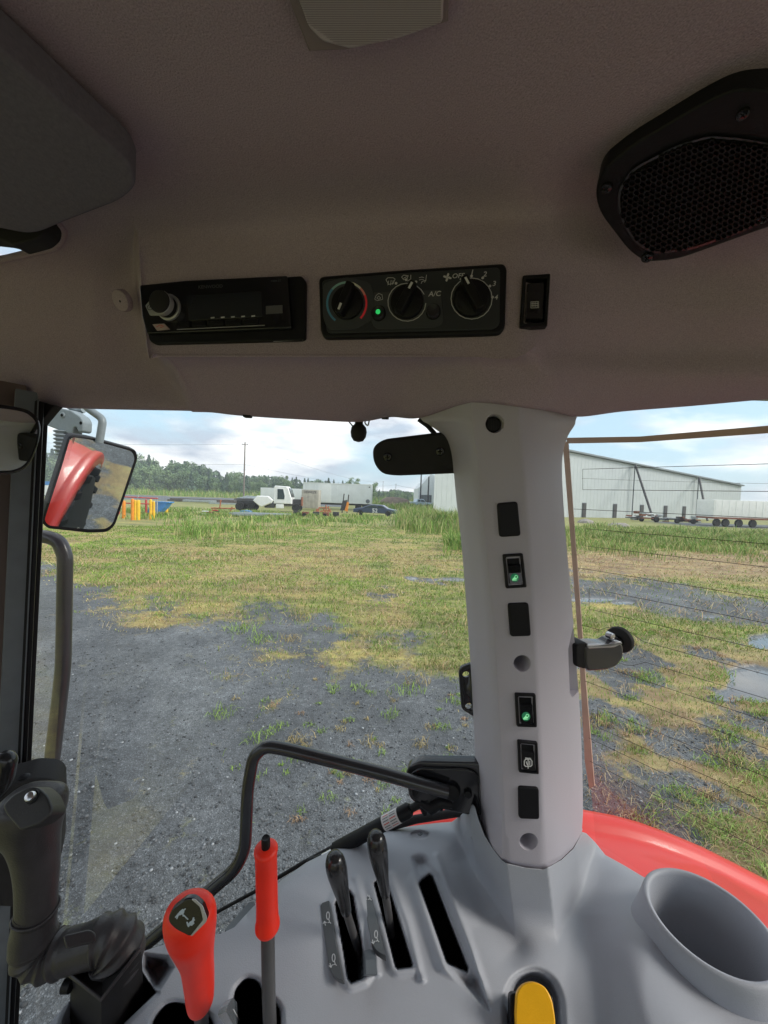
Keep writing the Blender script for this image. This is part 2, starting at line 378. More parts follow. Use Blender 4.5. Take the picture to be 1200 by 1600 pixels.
gz = gz*np.clip(1-R/60, .1, 1)+cov*.012
gz = gz*(1-pud)-.03*pud
# wheel ruts running across the gravel yard
for off in (0, 1.75):
    c = gx*.92+gy*.38+off+1.0; gz -= .016*np.exp(-(c/.16)**2)*(1-cov); gz += .01*np.exp(-((c-.26)/.1)**2)*(1-cov)
V = np.stack([gx, gy, gz], -1).reshape(-1, 3)
F = grid_faces_np(len(RAD), len(ANG))[:, ::-1]
M_ground = bpy.data.materials.new('ground'); M_ground.use_nodes = True; t = M_ground.node_tree; b = t.nodes['Principled BSDF']
def nn(tp, **k):
    q = t.nodes.new(tp)
    for a, c in k.items(): q.inputs[a].default_value = c
    return q
at = nn('ShaderNodeAttribute'); at.attribute_name = 'tint'; sp = nn('ShaderNodeSeparateColor'); t.links.new(at.outputs['Color'], sp.inputs[0])
tcn = nn('ShaderNodeTexCoord')
def noise_node(scale, det=5, rough=.6):
    q = nn('ShaderNodeTexNoise'); q.inputs['Scale'].default_value = scale; q.inputs['Detail'].default_value = det; q.inputs['Roughness'].default_value = rough; t.links.new(tcn.outputs['Object'], q.inputs['Vector']); return q.outputs['Fac']
def ramp(src, stops):
    q = nn('ShaderNodeValToRGB'); e = q.color_ramp.elements
    while len(e) < len(stops): e.new(.5)
    for i, (p, c) in enumerate(stops): e[i].position = p; e[i].color = (*c, 1)
    t.links.new(src, q.inputs[0]); return q.outputs[0]
def mixc(f, a, c, bt='MIX'):
    q = nn('ShaderNodeMixRGB'); q.blend_type = bt
    for s, i in ((f, 0), (a, 1), (c, 2)):
        if isinstance(s, (int, float)): q.inputs[i].default_value = s
        elif isinstance(s, tuple): q.inputs[i].default_value = (*s, 1)
        else: t.links.new(s, q.inputs[i])
    return q.outputs[0]
vor = nn('ShaderNodeTexVoronoi'); vor.inputs['Scale'].default_value = 130; t.links.new(tcn.outputs['Object'], vor.inputs['Vector'])
vsep = nn('ShaderNodeSeparateColor'); t.links.new(vor.outputs['Color'], vsep.inputs[0])
gcol = ramp(noise_node(1.3, 8, .65), [(.28, (.070, .077, .086)), (.5, (.114, .124, .134)), (.72, (.172, .183, .194))])
stone = ramp(vsep.outputs[0], [(0, (.45, .45, .45)), (.75, (1, 1, 1)), (.9, (1.3, 1.3, 1.3)), (.975, (2.2, 2.2, 2.2))])
gcol = mixc(1.0, gcol, ramp(noise_node(.55, 7, .6), [(.32, (.62, .63, .65)), (.5, (1, 1, 1)), (.66, (1.45, 1.45, 1.43))]), 'MULTIPLY')
gcol = mixc(.8, gcol, stone, 'MULTIPLY')
gcol = mixc(1.0, gcol, ramp(noise_node(14, 6, .7), [(.3, (.55, .55, .55)), (.7, (1.35, 1.35, 1.35))]), 'MULTIPLY')
green = ramp(noise_node(5, 8, .8), [(.3, (.10, .11, .03)), (.45, (.19, .22, .055)), (.55, (.27, .29, .08)), (.7, (.40, .38, .15))])
straw = ramp(noise_node(7, 8, .85), [(.3, (.14, .11, .055)), (.47, (.33, .25, .095)), (.55, (.42, .36, .13)), (.7, (.64, .51, .23))])
rust = ramp(noise_node(3, 8, .7), [(.3, (.20, .13, .08)), (.45, (.34, .22, .12)), (.55, (.34, .27, .13)), (.7, (.58, .38, .21))])
dm = nn('ShaderNodeMath'); dm.operation = 'ADD'; dm.use_clamp = True; t.links.new(sp.outputs[1], dm.inputs[0])
dj = nn('ShaderNodeMath'); dj.operation = 'MULTIPLY_ADD'; dj.inputs[1].default_value = 2.4; dj.inputs[2].default_value = -1.15; t.links.new(noise_node(1.1, 9, .72), dj.inputs[0]); t.links.new(dj.outputs[0], dm.inputs[1])
veg = mixc(dm.outputs[0], green, straw); veg = mixc(sp.outputs[2], veg, rust)
covn = nn('ShaderNodeMath'); covn.operation = 'ADD'; t.links.new(sp.outputs[0], covn.inputs[0])
j = nn('ShaderNodeMath'); j.operation = 'MULTIPLY_ADD'; j.inputs[1].default_value = 2.6; j.inputs[2].default_value = -1.3; t.links.new(noise_node(3.2, 10, .8), j.inputs[0]); t.links.new(j.outputs[0], covn.inputs[1])
cr = nn('ShaderNodeMapRange'); cr.inputs['From Min'].default_value = .22; cr.inputs['From Max'].default_value = .72; t.links.new(covn.outputs[0], cr.inputs['Value'])
mpn = nn('ShaderNodeMapping'); mpn.inputs['Scale'].default_value = (.45, 1.7, 1); mpn.inputs['Rotation'].default_value = (0, 0, .22); t.links.new(tcn.outputs['Object'], mpn.inputs['Vector'])
stn = nn('ShaderNodeTexNoise'); stn.inputs['Scale'].default_value = 1.2; stn.inputs['Detail'].default_value = 8; stn.inputs['Roughness'].default_value = .68; t.links.new(mpn.outputs[0], stn.inputs['Vector'])
veg = mixc(1.0, veg, ramp(stn.outputs['Fac'], [(.3, (.45, .36, .30)), (.44, (.85, .8, .72)), (.55, (1.15, 1.15, .95)), (.7, (1.5, 1.4, 1.15))]), 'MULTIPLY')
base = mixc(cr.outputs[0], gcol, veg); t.links.new(base, b.inputs['Base Color'])
a2 = nn('ShaderNodeAttribute'); a2.attribute_name = 'wet'; s2 = nn('ShaderNodeSeparateColor'); t.links.new(a2.outputs['Color'], s2.inputs[0])
base2 = mixc(s2.outputs[0], base, (.12, .125, .13)); t.links.new(base2, b.inputs['Base Color'])
rr = nn('ShaderNodeMapRange'); rr.inputs['To Min'].default_value = .85; rr.inputs['To Max'].default_value = .03; t.links.new(s2.outputs[0], rr.inputs['Value']); t.links.new(rr.outputs[0], b.inputs['Roughness']); b.inputs['Specular IOR Level'].default_value = 1.0
bh = mixc(.5, vor.outputs['Distance'], noise_node(30, 6, .7)); bp = nn('ShaderNodeBump'); bp.inputs['Distance'].default_value = .02
bst = nn('ShaderNodeMapRange'); bst.inputs['To Min'].default_value = .85; bst.inputs['To Max'].default_value = 0; t.links.new(s2.outputs[0], bst.inputs['Value']); t.links.new(bst.outputs[0], bp.inputs['Strength'])
t.links.new(bh, bp.inputs['Height']); t.links.new(bp.outputs[0], b.inputs['Normal'])
ground = big('ground', V, F, M_ground, colors=np.stack([cov, dry, brown], -1).reshape(-1, 3), smooth=True)
wa = ground.data.color_attributes.new('wet', 'FLOAT_COLOR', 'POINT'); w4 = np.ones((len(V), 4), np.float32); w4[:, 0] = pud.ravel(); wa.data.foreach_set('color', w4.ravel())
ground['kind'] = 'structure'
def gheight(x, y):
    return (fbm(x*.5, y*.5, 4)-.5)*.10+(fbm(x*2.2+5, y*2.2, 4)-.5)*.05

# ---------------------------------------------------------------- grass, stones
M_blade = mat('grass_blades', (.2, .25, .08), .7, attr='tint', spec=.2)
def blades(name, x, y, h, w, col, lean, label=None, z0=None):
    n = len(x); a = RNG.random(n)*2*PI; la = RNG.random(n)*2*PI; z = (gheight(x, y)*np.clip(1-np.hypot(x, y)/60, .1, 1) if z0 is None else z0)
    dx = np.cos(a)*w/2; dy = np.sin(a)*w/2; lx = np.cos(la)*lean*h; ly = np.sin(la)*lean*h
    b0 = np.stack([x-dx, y-dy, z-.01], -1); b1 = np.stack([x+dx, y+dy, z-.01], -1)
    m0 = np.stack([x-dx*.8+lx*.35, y-dy*.8+ly*.35, z+h*.6], -1); m1 = np.stack([x+dx*.8+lx*.35, y+dy*.8+ly*.35, z+h*.6], -1); tp = np.stack([x+lx, y+ly, z+h*np.sqrt(np.maximum(.05, 1-lean**2*.5))], -1)
    V = np.stack([b0, b1, m1, m0, tp], 1).reshape(-1, 3); k = np.arange(n)[:, None]*5
    T = np.concatenate([k+np.array([[0, 1, 2]]), k+np.array([[0, 2, 3]]), k+np.array([[3, 2, 4]])], 0)
    o = big(name, V, T, M_blade, colors=np.repeat(col, 5, 0)); return tag(o, label, 'grass', kind='stuff')
# mown grass and tufts: sampled evenly in the view, by sight angle and log distance
n = 300000
uu = RNG.uniform(-60, 1300, n); vv = 800+np.exp(RNG.uniform(np.log(22), np.log(620), n)); 
r = rays(uu, vv); tt = -EYE.z/r[:, 2]; ok = (tt > 1.2) & (tt < 75); r = r[ok]; tt = tt[ok]; x = r[:, 0]*tt; y = r[:, 1]*tt
cv, dr, pd, br, _, _, d = ground_fields(x, y)
keep = RNG.random(len(x)) < cv*.9*(1-pd)*np.where(br > .5, .5, 1); x, y, dr, br, d = x[keep], y[keep], dr[keep], br[keep], d[keep]
n = len(x); rnd = RNG.random(n)
g1 = np.array([.13, .24, .035]); g2 = np.array([.27, .37, .08]); s1 = np.array([.62, .51, .20]); s2_ = np.array([.36, .30, .13]); ru = np.array([.40, .24, .13])
isdry = RNG.random(n) < np.clip(dr*.8+.12, 0, .9); col = np.where(isdry[:, None], s1*rnd[:, None]+s2_*(1-rnd[:, None]), g1*rnd[:, None]+g2*(1-rnd[:, None]))
col = np.where((br > .5)[:, None] & isdry[:, None], ru*(.7+.5*rnd[:, None]), col)*RNG.uniform(.7, 1.2, n)[:, None]*(.45+1.1*fbm(x*.35+y*.1, y*1.2-x*.25, 4))[:, None]
h = np.where(isdry, RNG.uniform(.015, .05, n), RNG.uniform(.03, .10, n))*np.where(d < 7, .8, 1); w = np.clip(d*.0016, .004, .05)
blades('mown_grass', x, y, h, w, col*1.12, np.where(isdry, RNG.uniform(.8, 1.6, n), RNG.uniform(.2, .9, n)), 'short mown grass, green and straw, covering the open ground')
def tall(name, u0, u1, d0, d1, n, hlo, hhi, label, wk=1.0, mix=.35, clump=.5, mask=None):
    u = RNG.uniform(u0, u1, n); d = RNG.uniform(d0, d1, n); y = d; x = (u-600)/FPX*d
    cl = fbm(x*.6+11, y*.6, 3); eu = np.minimum(u-u0, u1-u)/(u1-u0); ed = np.minimum(d-d0, d1-d)/(d1-d0); k = (cl > clump*.8+RNG.random(n)*.2-.06) & (RNG.random(n) < np.clip(eu*4, 0, 1)**1.5*np.clip(ed*3, 0, 1)**1.3)
    if mask is not None: k &= mask(x, y)
    x, y, d, cl = x[k], y[k], d[k], cl[k]; n = len(x); hh = (hlo+(hhi-hlo)*np.clip((cl-.35)*2.6, 0, 1))*RNG.uniform(.55, 1.1, n)
    q = RNG.random(n); isd = RNG.random(n) < mix
    c = np.where(isd[:, None], np.array([.52, .50, .22])*(.6+.6*q[:, None]), np.array([.17, .28, .06])*(.7+.9*q[:, None]))
    return blades(name, x, y, hh, np.clip(d*.0017, .01, .12)*wk, c, RNG.uniform(.15, .75, n), label)
tall('tall_grass', 612, 790, 24, 46, 30000, .5, 1.75, 'tall reedy grass beside the parked cars and the grey building', mix=.35, clump=.42)
tall('tall_grass', 130, 640, 27, 46, 46000, .10, .62, 'knee high weeds around the scrap, the truck and the painted posts', mix=.28, clump=.54)
tall('tall_grass', 240, 480, 17, 28, 6500, .2, .75, 'loose clump of bent green grass in front of the scrap', mix=.3, clump=.55)
tall('tall_grass', 640, 790, 15, 26, 7000, .25, .9, 'green grass clump left of the grey pillar', mix=.15, clump=.45, mask=lambda x, y: x/y > .16)
tall('tall_grass', 840, 1330, 16, 40, 60000, .15, .8, 'tall pale green weeds beyond the rear window', mix=.42, clump=.40)
tall('far_weeds', -150, 760, 118, 150, 20000, 1.2, 3.4, 'pale green bank of weeds at the foot of the forest', mix=.25, clump=.3)
tall('far_weeds', 560, 700, 60, 100, 9000, .6, 1.6, 'rough grass around the dirt mound and the pickup', mix=.4, clump=.45)
def tufts(name, spots, label):
    X = []; Y = []; Hh = []; C = []; W = []
    for x, y, r, gr, k in spots:
        m = int(14+r*200); a = RNG.random(m)*2*PI; q = RNG.random(m)**.6*r; X.append(x+np.cos(a)*q); Y.append(y+np.sin(a)*q*.8); Hh.append(RNG.uniform(.03, .11, m)*(.6+r*3)*k)
        c0 = np.array([.27, .40, .09]) if gr > .5 else (np.array([.45, .36, .17]) if gr > .2 else np.array([.46, .31, .19])); C.append(c0*RNG.uniform(.6, 1.3, m)[:, None]); W.append(np.full(m, .0022+.0011*y))
    X = np.concatenate(X); Y = np.concatenate(Y); Hh = np.concatenate(Hh); C = np.concatenate(C); W = np.concatenate(W)
    blades(name, X, Y, Hh, np.clip(W, .003, .02), C, RNG.uniform(.4, 1.7, len(X)), label)
sp_ = []
for u, v, r in ((520, 1075, .10), (400, 1155, .12), (470, 1160, .16), (350, 1112, .16), (460, 1185, .08), (575, 1165, .07), (560, 1075, .12), (640, 1080, .2), (655, 1065, .2), (610, 1120, .1), (660, 1165, .09), (690, 1140, .1), (375, 985, .3), (410, 1000, .25), (455, 1000, .2), (470, 965, .3), (310, 965, .2), (250, 962, .15), (600, 1015, .25), (680, 1040, .25), (560, 990, .3), (710, 1100, .1), (545, 1210, .05), (700, 1190, .08), (640, 1210, .06)):
    p = G(u, v); sp_.append((p.x, p.y, r, random.choice([.9, .8, .6, .35, .3]), 1))
for i in range(110):
    u = random.uniform(330, 735); v = random.uniform(975, 1290); p = G(u, v)
    if float(fbm(np.array([p.x*.7+3]), np.array([p.y*.7]), 3)[0]) > .47: sp_.append((p.x, p.y, random.uniform(.02, .08), random.random(), .6))
for i in range(620):
    u = random.uniform(915, 1290); v = random.uniform(975, 1480); p = G(u, v)
    if float(ground_fields(np.array([p.x]), np.array([p.y]))[2][0]) > .1 or float(fbm(np.array([p.x*1.1+31]), np.array([p.y*1.1]), 3)[0]) < .46: continue
    if v > 1150+(u-920)*.8 and random.random() < .75: continue
    sp_.append((p.x, p.y, random.uniform(.04, .17), random.random(), 1))
tufts('grass_tufts', sp_, 'scattered green and rusty tufts of grass on the gravel and mud')
n = 52000; u = RNG.uniform(-60, 1300, n); vv = 800+np.exp(RNG.uniform(np.log(60), np.log(560), n)); r = rays(u, vv); tt = -EYE.z/r[:, 2]; x = r[:, 0]*tt; y = r[:, 1]*tt
cv, dr_, pd, br, _, _, d = ground_fields(x, y); keep = (RNG.random(n) < np.where(u > 880, .4, cv*.5)*(1-pd)) & (fbm(x*1.3+5, y*1.3+9, 3) > .44); x, y, d = x[keep], y[keep], d[keep]; n = len(x)
blades('straw_litter', x, y, RNG.uniform(.04, .13, n)*np.clip(d/5, .7, 2.2), np.clip(d*.0012, .0025, .02), np.array([.62, .50, .30])*RNG.uniform(.45, 1.15, n)[:, None]*np.where(RNG.random(n) < .3, np.array([[1], [.8], [.7]]), 1).T, RNG.uniform(1.5, 2.4, n)*.9, 'pale cut straw lying about on the mown ground')
# gravel stones
def stones(name, n, dmin, dmax, smin, smax, label, u0=-80, u1=1280):
    u = RNG.uniform(u0, u1, n); d = np.exp(RNG.uniform(np.log(dmin), np.log(dmax), n)); x = (u-600)/FPX*d; y = d
    cv, dr, pd, *_ = ground_fields(x, y); k = (cv < .5) & (pd < .2); x, y = x[k], y[k]; n = len(x)
    ico = bmesh.new(); bmesh.ops.create_icosphere(ico, subdivisions=1, radius=1); bv = np.array([q.co[:] for q in ico.verts]); bf = np.array([[w.index for w in f.verts] for f in ico.faces]); ico.free()
    bv = bv*(1+RNG.uniform(-.2, .2, bv.shape)); s = smin+(smax-smin)*RNG.random(n)**3.5
    an = RNG.random(n)*2*PI; sc = np.stack([s*RNG.uniform(.7, 1.3, n), s*RNG.uniform(.7, 1.3, n), s*RNG.uniform(.35, .7, n)], -1)
    V = bv[None]*sc[:, None]; X = V[..., 0]*np.cos(an)[:, None]-V[..., 1]*np.sin(an)[:, None]; Y = V[..., 0]*np.sin(an)[:, None]+V[..., 1]*np.cos(an)[:, None]
    Z = V[..., 2]+gheight(x, y)[:, None]+.2*s[:, None]; V = np.stack([X+x[:, None], Y+y[:, None], Z], -1).reshape(-1, 3)
    T = (np.arange(n)[:, None, None]*len(bv)+bf[None]).reshape(-1, 3); g = RNG.uniform(.05, .19, n)**1.0; g = np.where(RNG.random(n) > .965, .38, g)
    c = np.repeat(np.stack([g*.96, g*1.0, g*1.05], -1), len(bv), 0); o = big(name, V, T, M_blade, colors=c)
    return tag(o, label, 'gravel', kind='stuff')
stones('gravel', 42000, 1.3, 9, .0025, .014, 'loose grey gravel stones scattered over the yard')

# ================================================================ FAR THINGS
M_leafA = mat('leaves', (.06, .09, .03), .7, attr='tint', spec=.15)
M_bark = mat('bark', (.13, .11, .09), .9, noise=.2, nscale=4)
def crown_mesh(kind, seed):
    g = np.random.default_rng(seed); n = 2600 if kind != 'spruce' else 1100
    if kind == 'spruce':
        t = g.random(n)**.8; rr = (1-t)*.26+.01; lay = .75+.25*np.sin(t*60); a = g.random(n)*2*PI; q = np.sqrt(g.random(n)); p = np.stack([np.cos(a)*rr*q*lay, np.sin(a)*rr*q*lay, .06+t*.94], -1); s = .025+.03*(1-t)
        base = np.array([.11, .17, .115])
    else:
        m = 26 if kind == 'broad' else 18; c = np.stack([g.normal(0, .13, m), g.normal(0, .13, m), g.uniform(.2, .9, m)], -1); rad = g.uniform(.07, .15, m)
        i = g.integers(0, m, n); dirv = g.normal(size=(n, 3)); dirv /= np.linalg.norm(dirv, axis=1)[:, None]; p = c[i]+dirv*rad[i][:, None]*g.random(n)[:, None]**.33; s = np.full(n, .021)
        base = np.array([.15, .225, .12]) if kind == 'broad' else np.array([.20, .28, .14])  # leaf base colours lightened and cooled to suggest distance haze
        if kind == 'sparse': k = g.random(n) < .45; p = p[k]; s = s[k]; n = len(p)
    d1 = g.normal(size=(n, 3)); d1 /= np.linalg.norm(d1, axis=1)[:, None]; d2 = np.cross(d1, g.normal(size=(n, 3))); d2 /= np.linalg.norm(d2, axis=1)[:, None]; s = s[:, None]
    V = np.stack([p-d1*s, p+d2*s, p+d1*s, p-d2*s], 1).reshape(-1, 3); T = (np.arange(n)[:, None]*4+np.array([[0, 1, 2, 3]])); col = np.repeat(base*g.uniform(.6, 1.6, n)[:, None], 4, 0)
    return V, T, col
TREE = {}
def tree(x, y, h, kind, var, label, group):
    key = (kind, var)
    if key not in TREE:
        V, T, c = crown_mesh(kind, hash(key[1])+len(kind)*7); o = big('crown', V, T, M_leafA, colors=c)
        tr = tube('trunk', [(0, 0, 0), (.004, .002, .3), (0, .004, .8)], [.016, .012, .003], M_bark, seg=6); bm = bmesh.new(); bm.from_mesh(tr.data)
        TREE[key] = (o.data, tr.data); bm.free(); bpy.data.objects.remove(o); bpy.data.objects.remove(tr)
    nm = {'spruce': 'spruce_tree', 'broad': 'leafy_tree', 'light': 'leafy_tree', 'sparse': 'thin_tree'}[kind]
    e = empty(nm, (x, y, -.3), label, 'tree', group); e.scale = (1, 1, 1); e.rotation_euler = (0, 0, random.random()*6)
    for nme, me in (('crown', TREE[key][0]), ('trunk', TREE[key][1])):
        c = bpy.data.objects.new(nme, me); COL.objects.link(c); c.parent = e; w = h*random.uniform(.85, 1.3) if kind != 'spruce' else h
        c.scale = (w, w, h)
    return e
def horizon_v(u): return 775+(u-600)*.035
TL = [(-200, 700), (60, 700), (150, 708), (205, 712), (280, 716), (300, 722), (340, 733), (380, 738), (430, 742), (480, 746), (520, 750), (570, 757), (590, 762), (600, 764), (640, 765), (690, 766), (900, 772), (1300, 780)]
k = 0
for row, (dd, step) in enumerate(((205, 8.5), (180, 9.5), (162, 12))):
    u = -160.0
    while u < 740:
        top = np.interp(u, [a for a, _ in TL], [c for _, c in TL]); hpx = horizon_v(u)-top
        hh = (hpx*dd/FPX+2.4)*random.uniform(.8, 1.1)*(.98, .88, .7)[row]
        kind = random.choices(['broad', 'light', 'spruce', 'sparse'], [4, 3, 4, 1.2])[0]
        if u > 590: hh = min(hh, 7)
        word = {'broad': 'dark green leafy tree in the far tree line', 'light': 'pale green leafy tree in the far tree line', 'spruce': 'narrow spruce tree in the far tree line', 'sparse': 'thin open tree in the far tree line'}[kind]
        tree((u-600)/FPX*dd, dd+random.uniform(-6, 6), max(hh, 3.0), kind, k % 4, word+(' seen beside the outside mirror' if u < 200 else ' behind the painted posts' if u < 290 else ' left of the utility pole' if u < 378 else ' behind the white truck' if u < 475 else ' behind the box trailer' if u < 585 else ' right of the box trailer')+(', back row', ', middle row', ', front row')[row], 'trees of the far forest edge'); k += 1
        u += step*random.uniform(.7, 1.35)
for (u, top, dd, kind, lb) in ((558, 745, 120, 'sparse', 'lone open tree standing above the box trailer roof'), (537, 750, 125, 'sparse', 'thin tree left of the lone tree above the trailer'), (512, 746, 128, 'spruce', 'small spruce poking above the white trailer'),
                               (580, 752, 130, 'sparse', 'slight tree just right of the box trailer')):
    tree((u-600)/FPX*dd, dd, (horizon_v(u)-top)*dd/FPX+2.4, kind, 3, lb, None)
# a wooded bank all round the rest of the horizon, seen only in mirrors and reflections
a = RNG.uniform(math.radians(38), math.radians(325), 5200); rr_ = RNG.uniform(110, 170, 5200); zz = RNG.uniform(0, 9, 5200); p = np.stack([np.sin(a)*rr_, np.cos(a)*rr_, zz], -1)
okk = ~((p[:, 1] > 0) & (np.abs(p[:, 0]) < p[:, 1]*1.25)); p = p[okk]; n = len(p)
d1 = RNG.normal(size=(n, 3)); d1 /= np.linalg.norm(d1, axis=1)[:, None]; d2 = np.cross(d1, RNG.normal(size=(n, 3))); d2 /= np.linalg.norm(d2, axis=1)[:, None]
tag(big('far_wood', np.stack([p-d1*3, p+d2*3, p+d1*3, p-d2*3], 1).reshape(-1, 3), np.arange(n)[:, None]*4+np.array([[0, 1, 2, 3]]), M_leafA, colors=np.repeat(np.array([.06, .09, .04])*RNG.uniform(.6, 1.5, n)[:, None], 4, 0)), 'dark woodland running round the yard outside the view', 'wood', kind='stuff')

n = 9000; u = RNG.uniform(-260, 770, n); dd = RNG.uniform(208, 236, n); top = np.interp(u, [a for a, _ in TL], [c for _, c in TL]); hm_ = np.maximum(3, ((775+(u-600)*.035-top)*dd/FPX+2.4)*(.62+.3*vnoise(u*.08, u*0+3)))
p = np.stack([(u-600)/FPX*dd, dd, RNG.random(n)**.8*hm_], -1); d1 = RNG.normal(size=(n, 3)); d1 /= np.linalg.norm(d1, axis=1)[:, None]; d2 = np.cross(d1, RNG.normal(size=(n, 3))); d2 /= np.linalg.norm(d2, axis=1)[:, None]
tag(big('far_wood', np.stack([p-d1*.9, p+d2*.9, p+d1*.9, p-d2*.9], 1).reshape(-1, 3), np.arange(n)[:, None]*4+np.array([[0, 1, 2, 3]]), M_leafA, colors=np.repeat(np.array([.12, .18, .11])*RNG.uniform(.6, 1.5, n)[:, None], 4, 0)), 'solid wood standing behind the far tree line', 'wood', kind='stuff')

def ubox(name, x0, x1, y0, y1, z0, z1, m, parent=None, bev=0):
    return box(name, Matrix.Translation(((x0+x1)/2, (y0+y1)/2, (z0+z1)/2)), x1-x0, y1-y0, z1-z0, m, parent, bev)
# local-frame builder for far vehicles: X along the vehicle, Y depth, Z up; rz turns it
class Veh:
    def __init__(s, name, u, d, label, cat, rz=0, group=None, sc=1.0, z=0):
        s.e = empty(name, ((u-600)/FPX*d, d, z), label, cat, group, rz); s.M = Matrix.Translation(s.e.location) @ Matrix.Rotation(rz, 4, 'Z') @ Matrix.Scale(sc, 4)
    def box(s, name, x0, x1, y0, y1, z0, z1, m, bev=.03, parent=None): return box(name, s.M @ Matrix.Translation(((x0+x1)/2, (y0+y1)/2, (z0+z1)/2)), x1-x0, y1-y0, z1-z0, m, parent or s.e, bev)
    def prof(s, name, pts, y0, y1, m, parent=None, bev=0.03):
        """side profile in XZ extruded from y0 to y1, with slightly drawn-in flanks"""
        q = inset2(pts, bev); secs = [[s.M @ Vector((x, y0, z)) for x, z in q], [s.M @ Vector((x, y0+bev, z)) for x, z in pts], [s.M @ Vector((x, y1-bev, z)) for x, z in pts], [s.M @ Vector((x, y1, z)) for x, z in q]]
        return loft(name, secs, m, parent or s.e, False)
    def wheel(s, x, y, r, w=.25, rim=None):
        M = s.M @ Matrix.Translation((x, y, r)) @ Matrix.Rotation(PI/2, 4, 'X'); wh = lathe('tyre', [(r*.6, 0), (r*.93, 0), (r, .04), (r, w-.04), (r*.93, w), (r*.6, w)], M, M_tyre, s.e, 22)
        lathe('rim', [(r*.1, w*.78), (r*.3, w*.8), (r*.42, w*.62), (r*.58, w*.66), (r*.62, w*1.02), (r*.60, w*.3)], M, rim or M_rim, s.e, 18); return wh
    def tube(s, name, pts, r, m): return tube(name, [s.M @ Vector(p) for p in pts], r, m, s.e, seg=8)
M_rim = mat('wheel_rim', (.6, .6, .6), .4, metal=.2, noise=.1, nscale=4)
M_wpaint = mat('white_paint', (.85, .86, .87), .4, noise=.06, nscale=2)
M_tpanel = mat('trailer_panel', (.74, .78, .80), .5, noise=.06, nscale=1.2)
M_tpanel2 = mat('trailer_patch', (.82, .85, .86), .5, noise=.04, nscale=2)
M_sheet = mat('grey_cladding', (.54, .585, .60), .55, noise=.05, nscale=.8)
M_sheetw = mat('pale_cladding', (.72, .76, .78), .55, noise=.04, nscale=1)
M_rooftrim = mat('roof_trim', (.20, .23, .24), .5)
M_carglass = mat('car_glass', (.05, .07, .08), .08, spec=.6)
M_chassis = mat('chassis_dark', (.05, .048, .05), .6, noise=.3, nscale=5)
M_orange = mat('orange_paint', (.42, .14, .06), .6, noise=.3, nscale=4)
M_oyellow = mat('yellow_post_paint', (.85, .52, .03), .5, noise=.15, nscale=5)
M_opost = mat('orange_post_paint', (.80, .28, .03), .5, noise=.15, nscale=5)
M_redpost = mat('red_post_paint', (.55, .06, .05), .5, noise=.2, nscale=5)
M_blue = mat('blue_sheet', (.07, .26, .62), .5, noise=.15, nscale=3)
M_carblue = mat('blue_car_paint', (.05, .07, .13), .3, noise=.1, nscale=3, coat=.4)
M_pick = mat('pickup_paint', (.42, .52, .62), .35, noise=.06, nscale=2, coat=.4)
M_gbeam = mat('galvanised', (.42, .46, .48), .45, metal=.5, noise=.25, nscale=3)
M_wood = mat('old_timber', (.12, .10, .085), .85, noise=.4, nscale=3)
M_pole = mat('pole_wood', (.22, .19, .165), .85, noise=.25, nscale=4)
M_cont = mat('container_panel', (.46, .43, .38), .6, noise=.2, nscale=2)
M_rock = mat('rock', (.33, .30, .27), .9, noise=.35, nscale=3, bump=.8, bscale=14)
M_dirt = mat('dirt_mound', (.17, .13, .10), .95, noise=.3, nscale=2, bump=.8, bscale=6)
M_rust = mat('rusty_steel', (.25, .10, .06), .8, noise=.4, nscale=6)

# grey building (gable end) beyond the rear window
bA = Vector((30.3, 62, 0)); bD = Vector((43.7, 18, 0)); bd = bD.normalized(); bn = Vector((bd.y, -bd.x, 0)); bL = bD.length
def bp_(t, z, off=0): q = bA+bD*t-bn*(-off); return Vector((q.x, q.y, z))
def roofz(t): return 11.2-abs(t+.27)*3.35 + (0 if t > -.27 else 0)
bld = empty('storage_building', bp_(0, 0), 'long light grey metal building with low gable roof behind the rear window', 'building')
ts = [-.54, -.27, 1.0]; V = []
front = [bp_(-.54, -.5), bp_(1.0, -.5), bp_(1.0, roofz(1.0)), bp_(-.27, roofz(-.27)), bp_(-.54, roofz(-.54))]; back = [p+Vector((9, 42, 0)) for p in front]
o = mobj('wall', front+back, [(0, 1, 2, 3, 4), (9, 8, 7, 6, 5), (0, 5, 6, 1), (1, 6, 7, 2), (4, 9, 5, 0)], M_sheet, bld); fixn(o)
rf = mobj('roof', [p+Vector((0, 0, .05))+bn*.5 for p in front[2:]]+[p+Vector((0, 0, .05)) for p in back[2:]]+[p+Vector((0, 0, .3))+bn*.5 for p in front[2:]]+[p+Vector((0, 0, .3)) for p in back[2:]],
     [(0, 1, 4, 3), (1, 2, 5, 4), (6, 9, 10, 7), (7, 10, 11, 8), (0, 6, 7, 1), (1, 7, 8, 2), (0, 3, 9, 6)], M_rooftrim, bld)
for i in range(90):      # standing seams of the wall sheets
    t = -.54+1.54*(i+.5)/90; box('wall_rib', Matrix.Translation(bp_(t, roofz(t)/2-.1, .006)) @ Matrix.Rotation(math.atan2(bd.y, bd.x), 4, 'Z'), .05, .016, roofz(t)-.3, M_sheet, bld)
for (u, lb) in ((912, 0), (960, 0), (1002, 0), (1039, 0), (1068, 0)):
    s = (u-600)/FPX; t = (s*bA.y-bA.x)/(bD.x-s*bD.y); dpt = bA.y+bD.y*t; w = 6.5*dpt/FPX
    dr_ = box('door', Matrix.Translation(bp_(t, 1.15, .06)) @ Matrix.Rotation(math.atan2(bd.y, bd.x), 4, 'Z'), w*1.1, .12, 2.3, M_chassis, bld)
    box('door_frame', Matrix.Translation(bp_(t, 1.2, .03)) @ Matrix.Rotation(math.atan2(bd.y, bd.x), 4, 'Z'), w*1.1+.16, .08, 2.46, M_greyp, dr_)
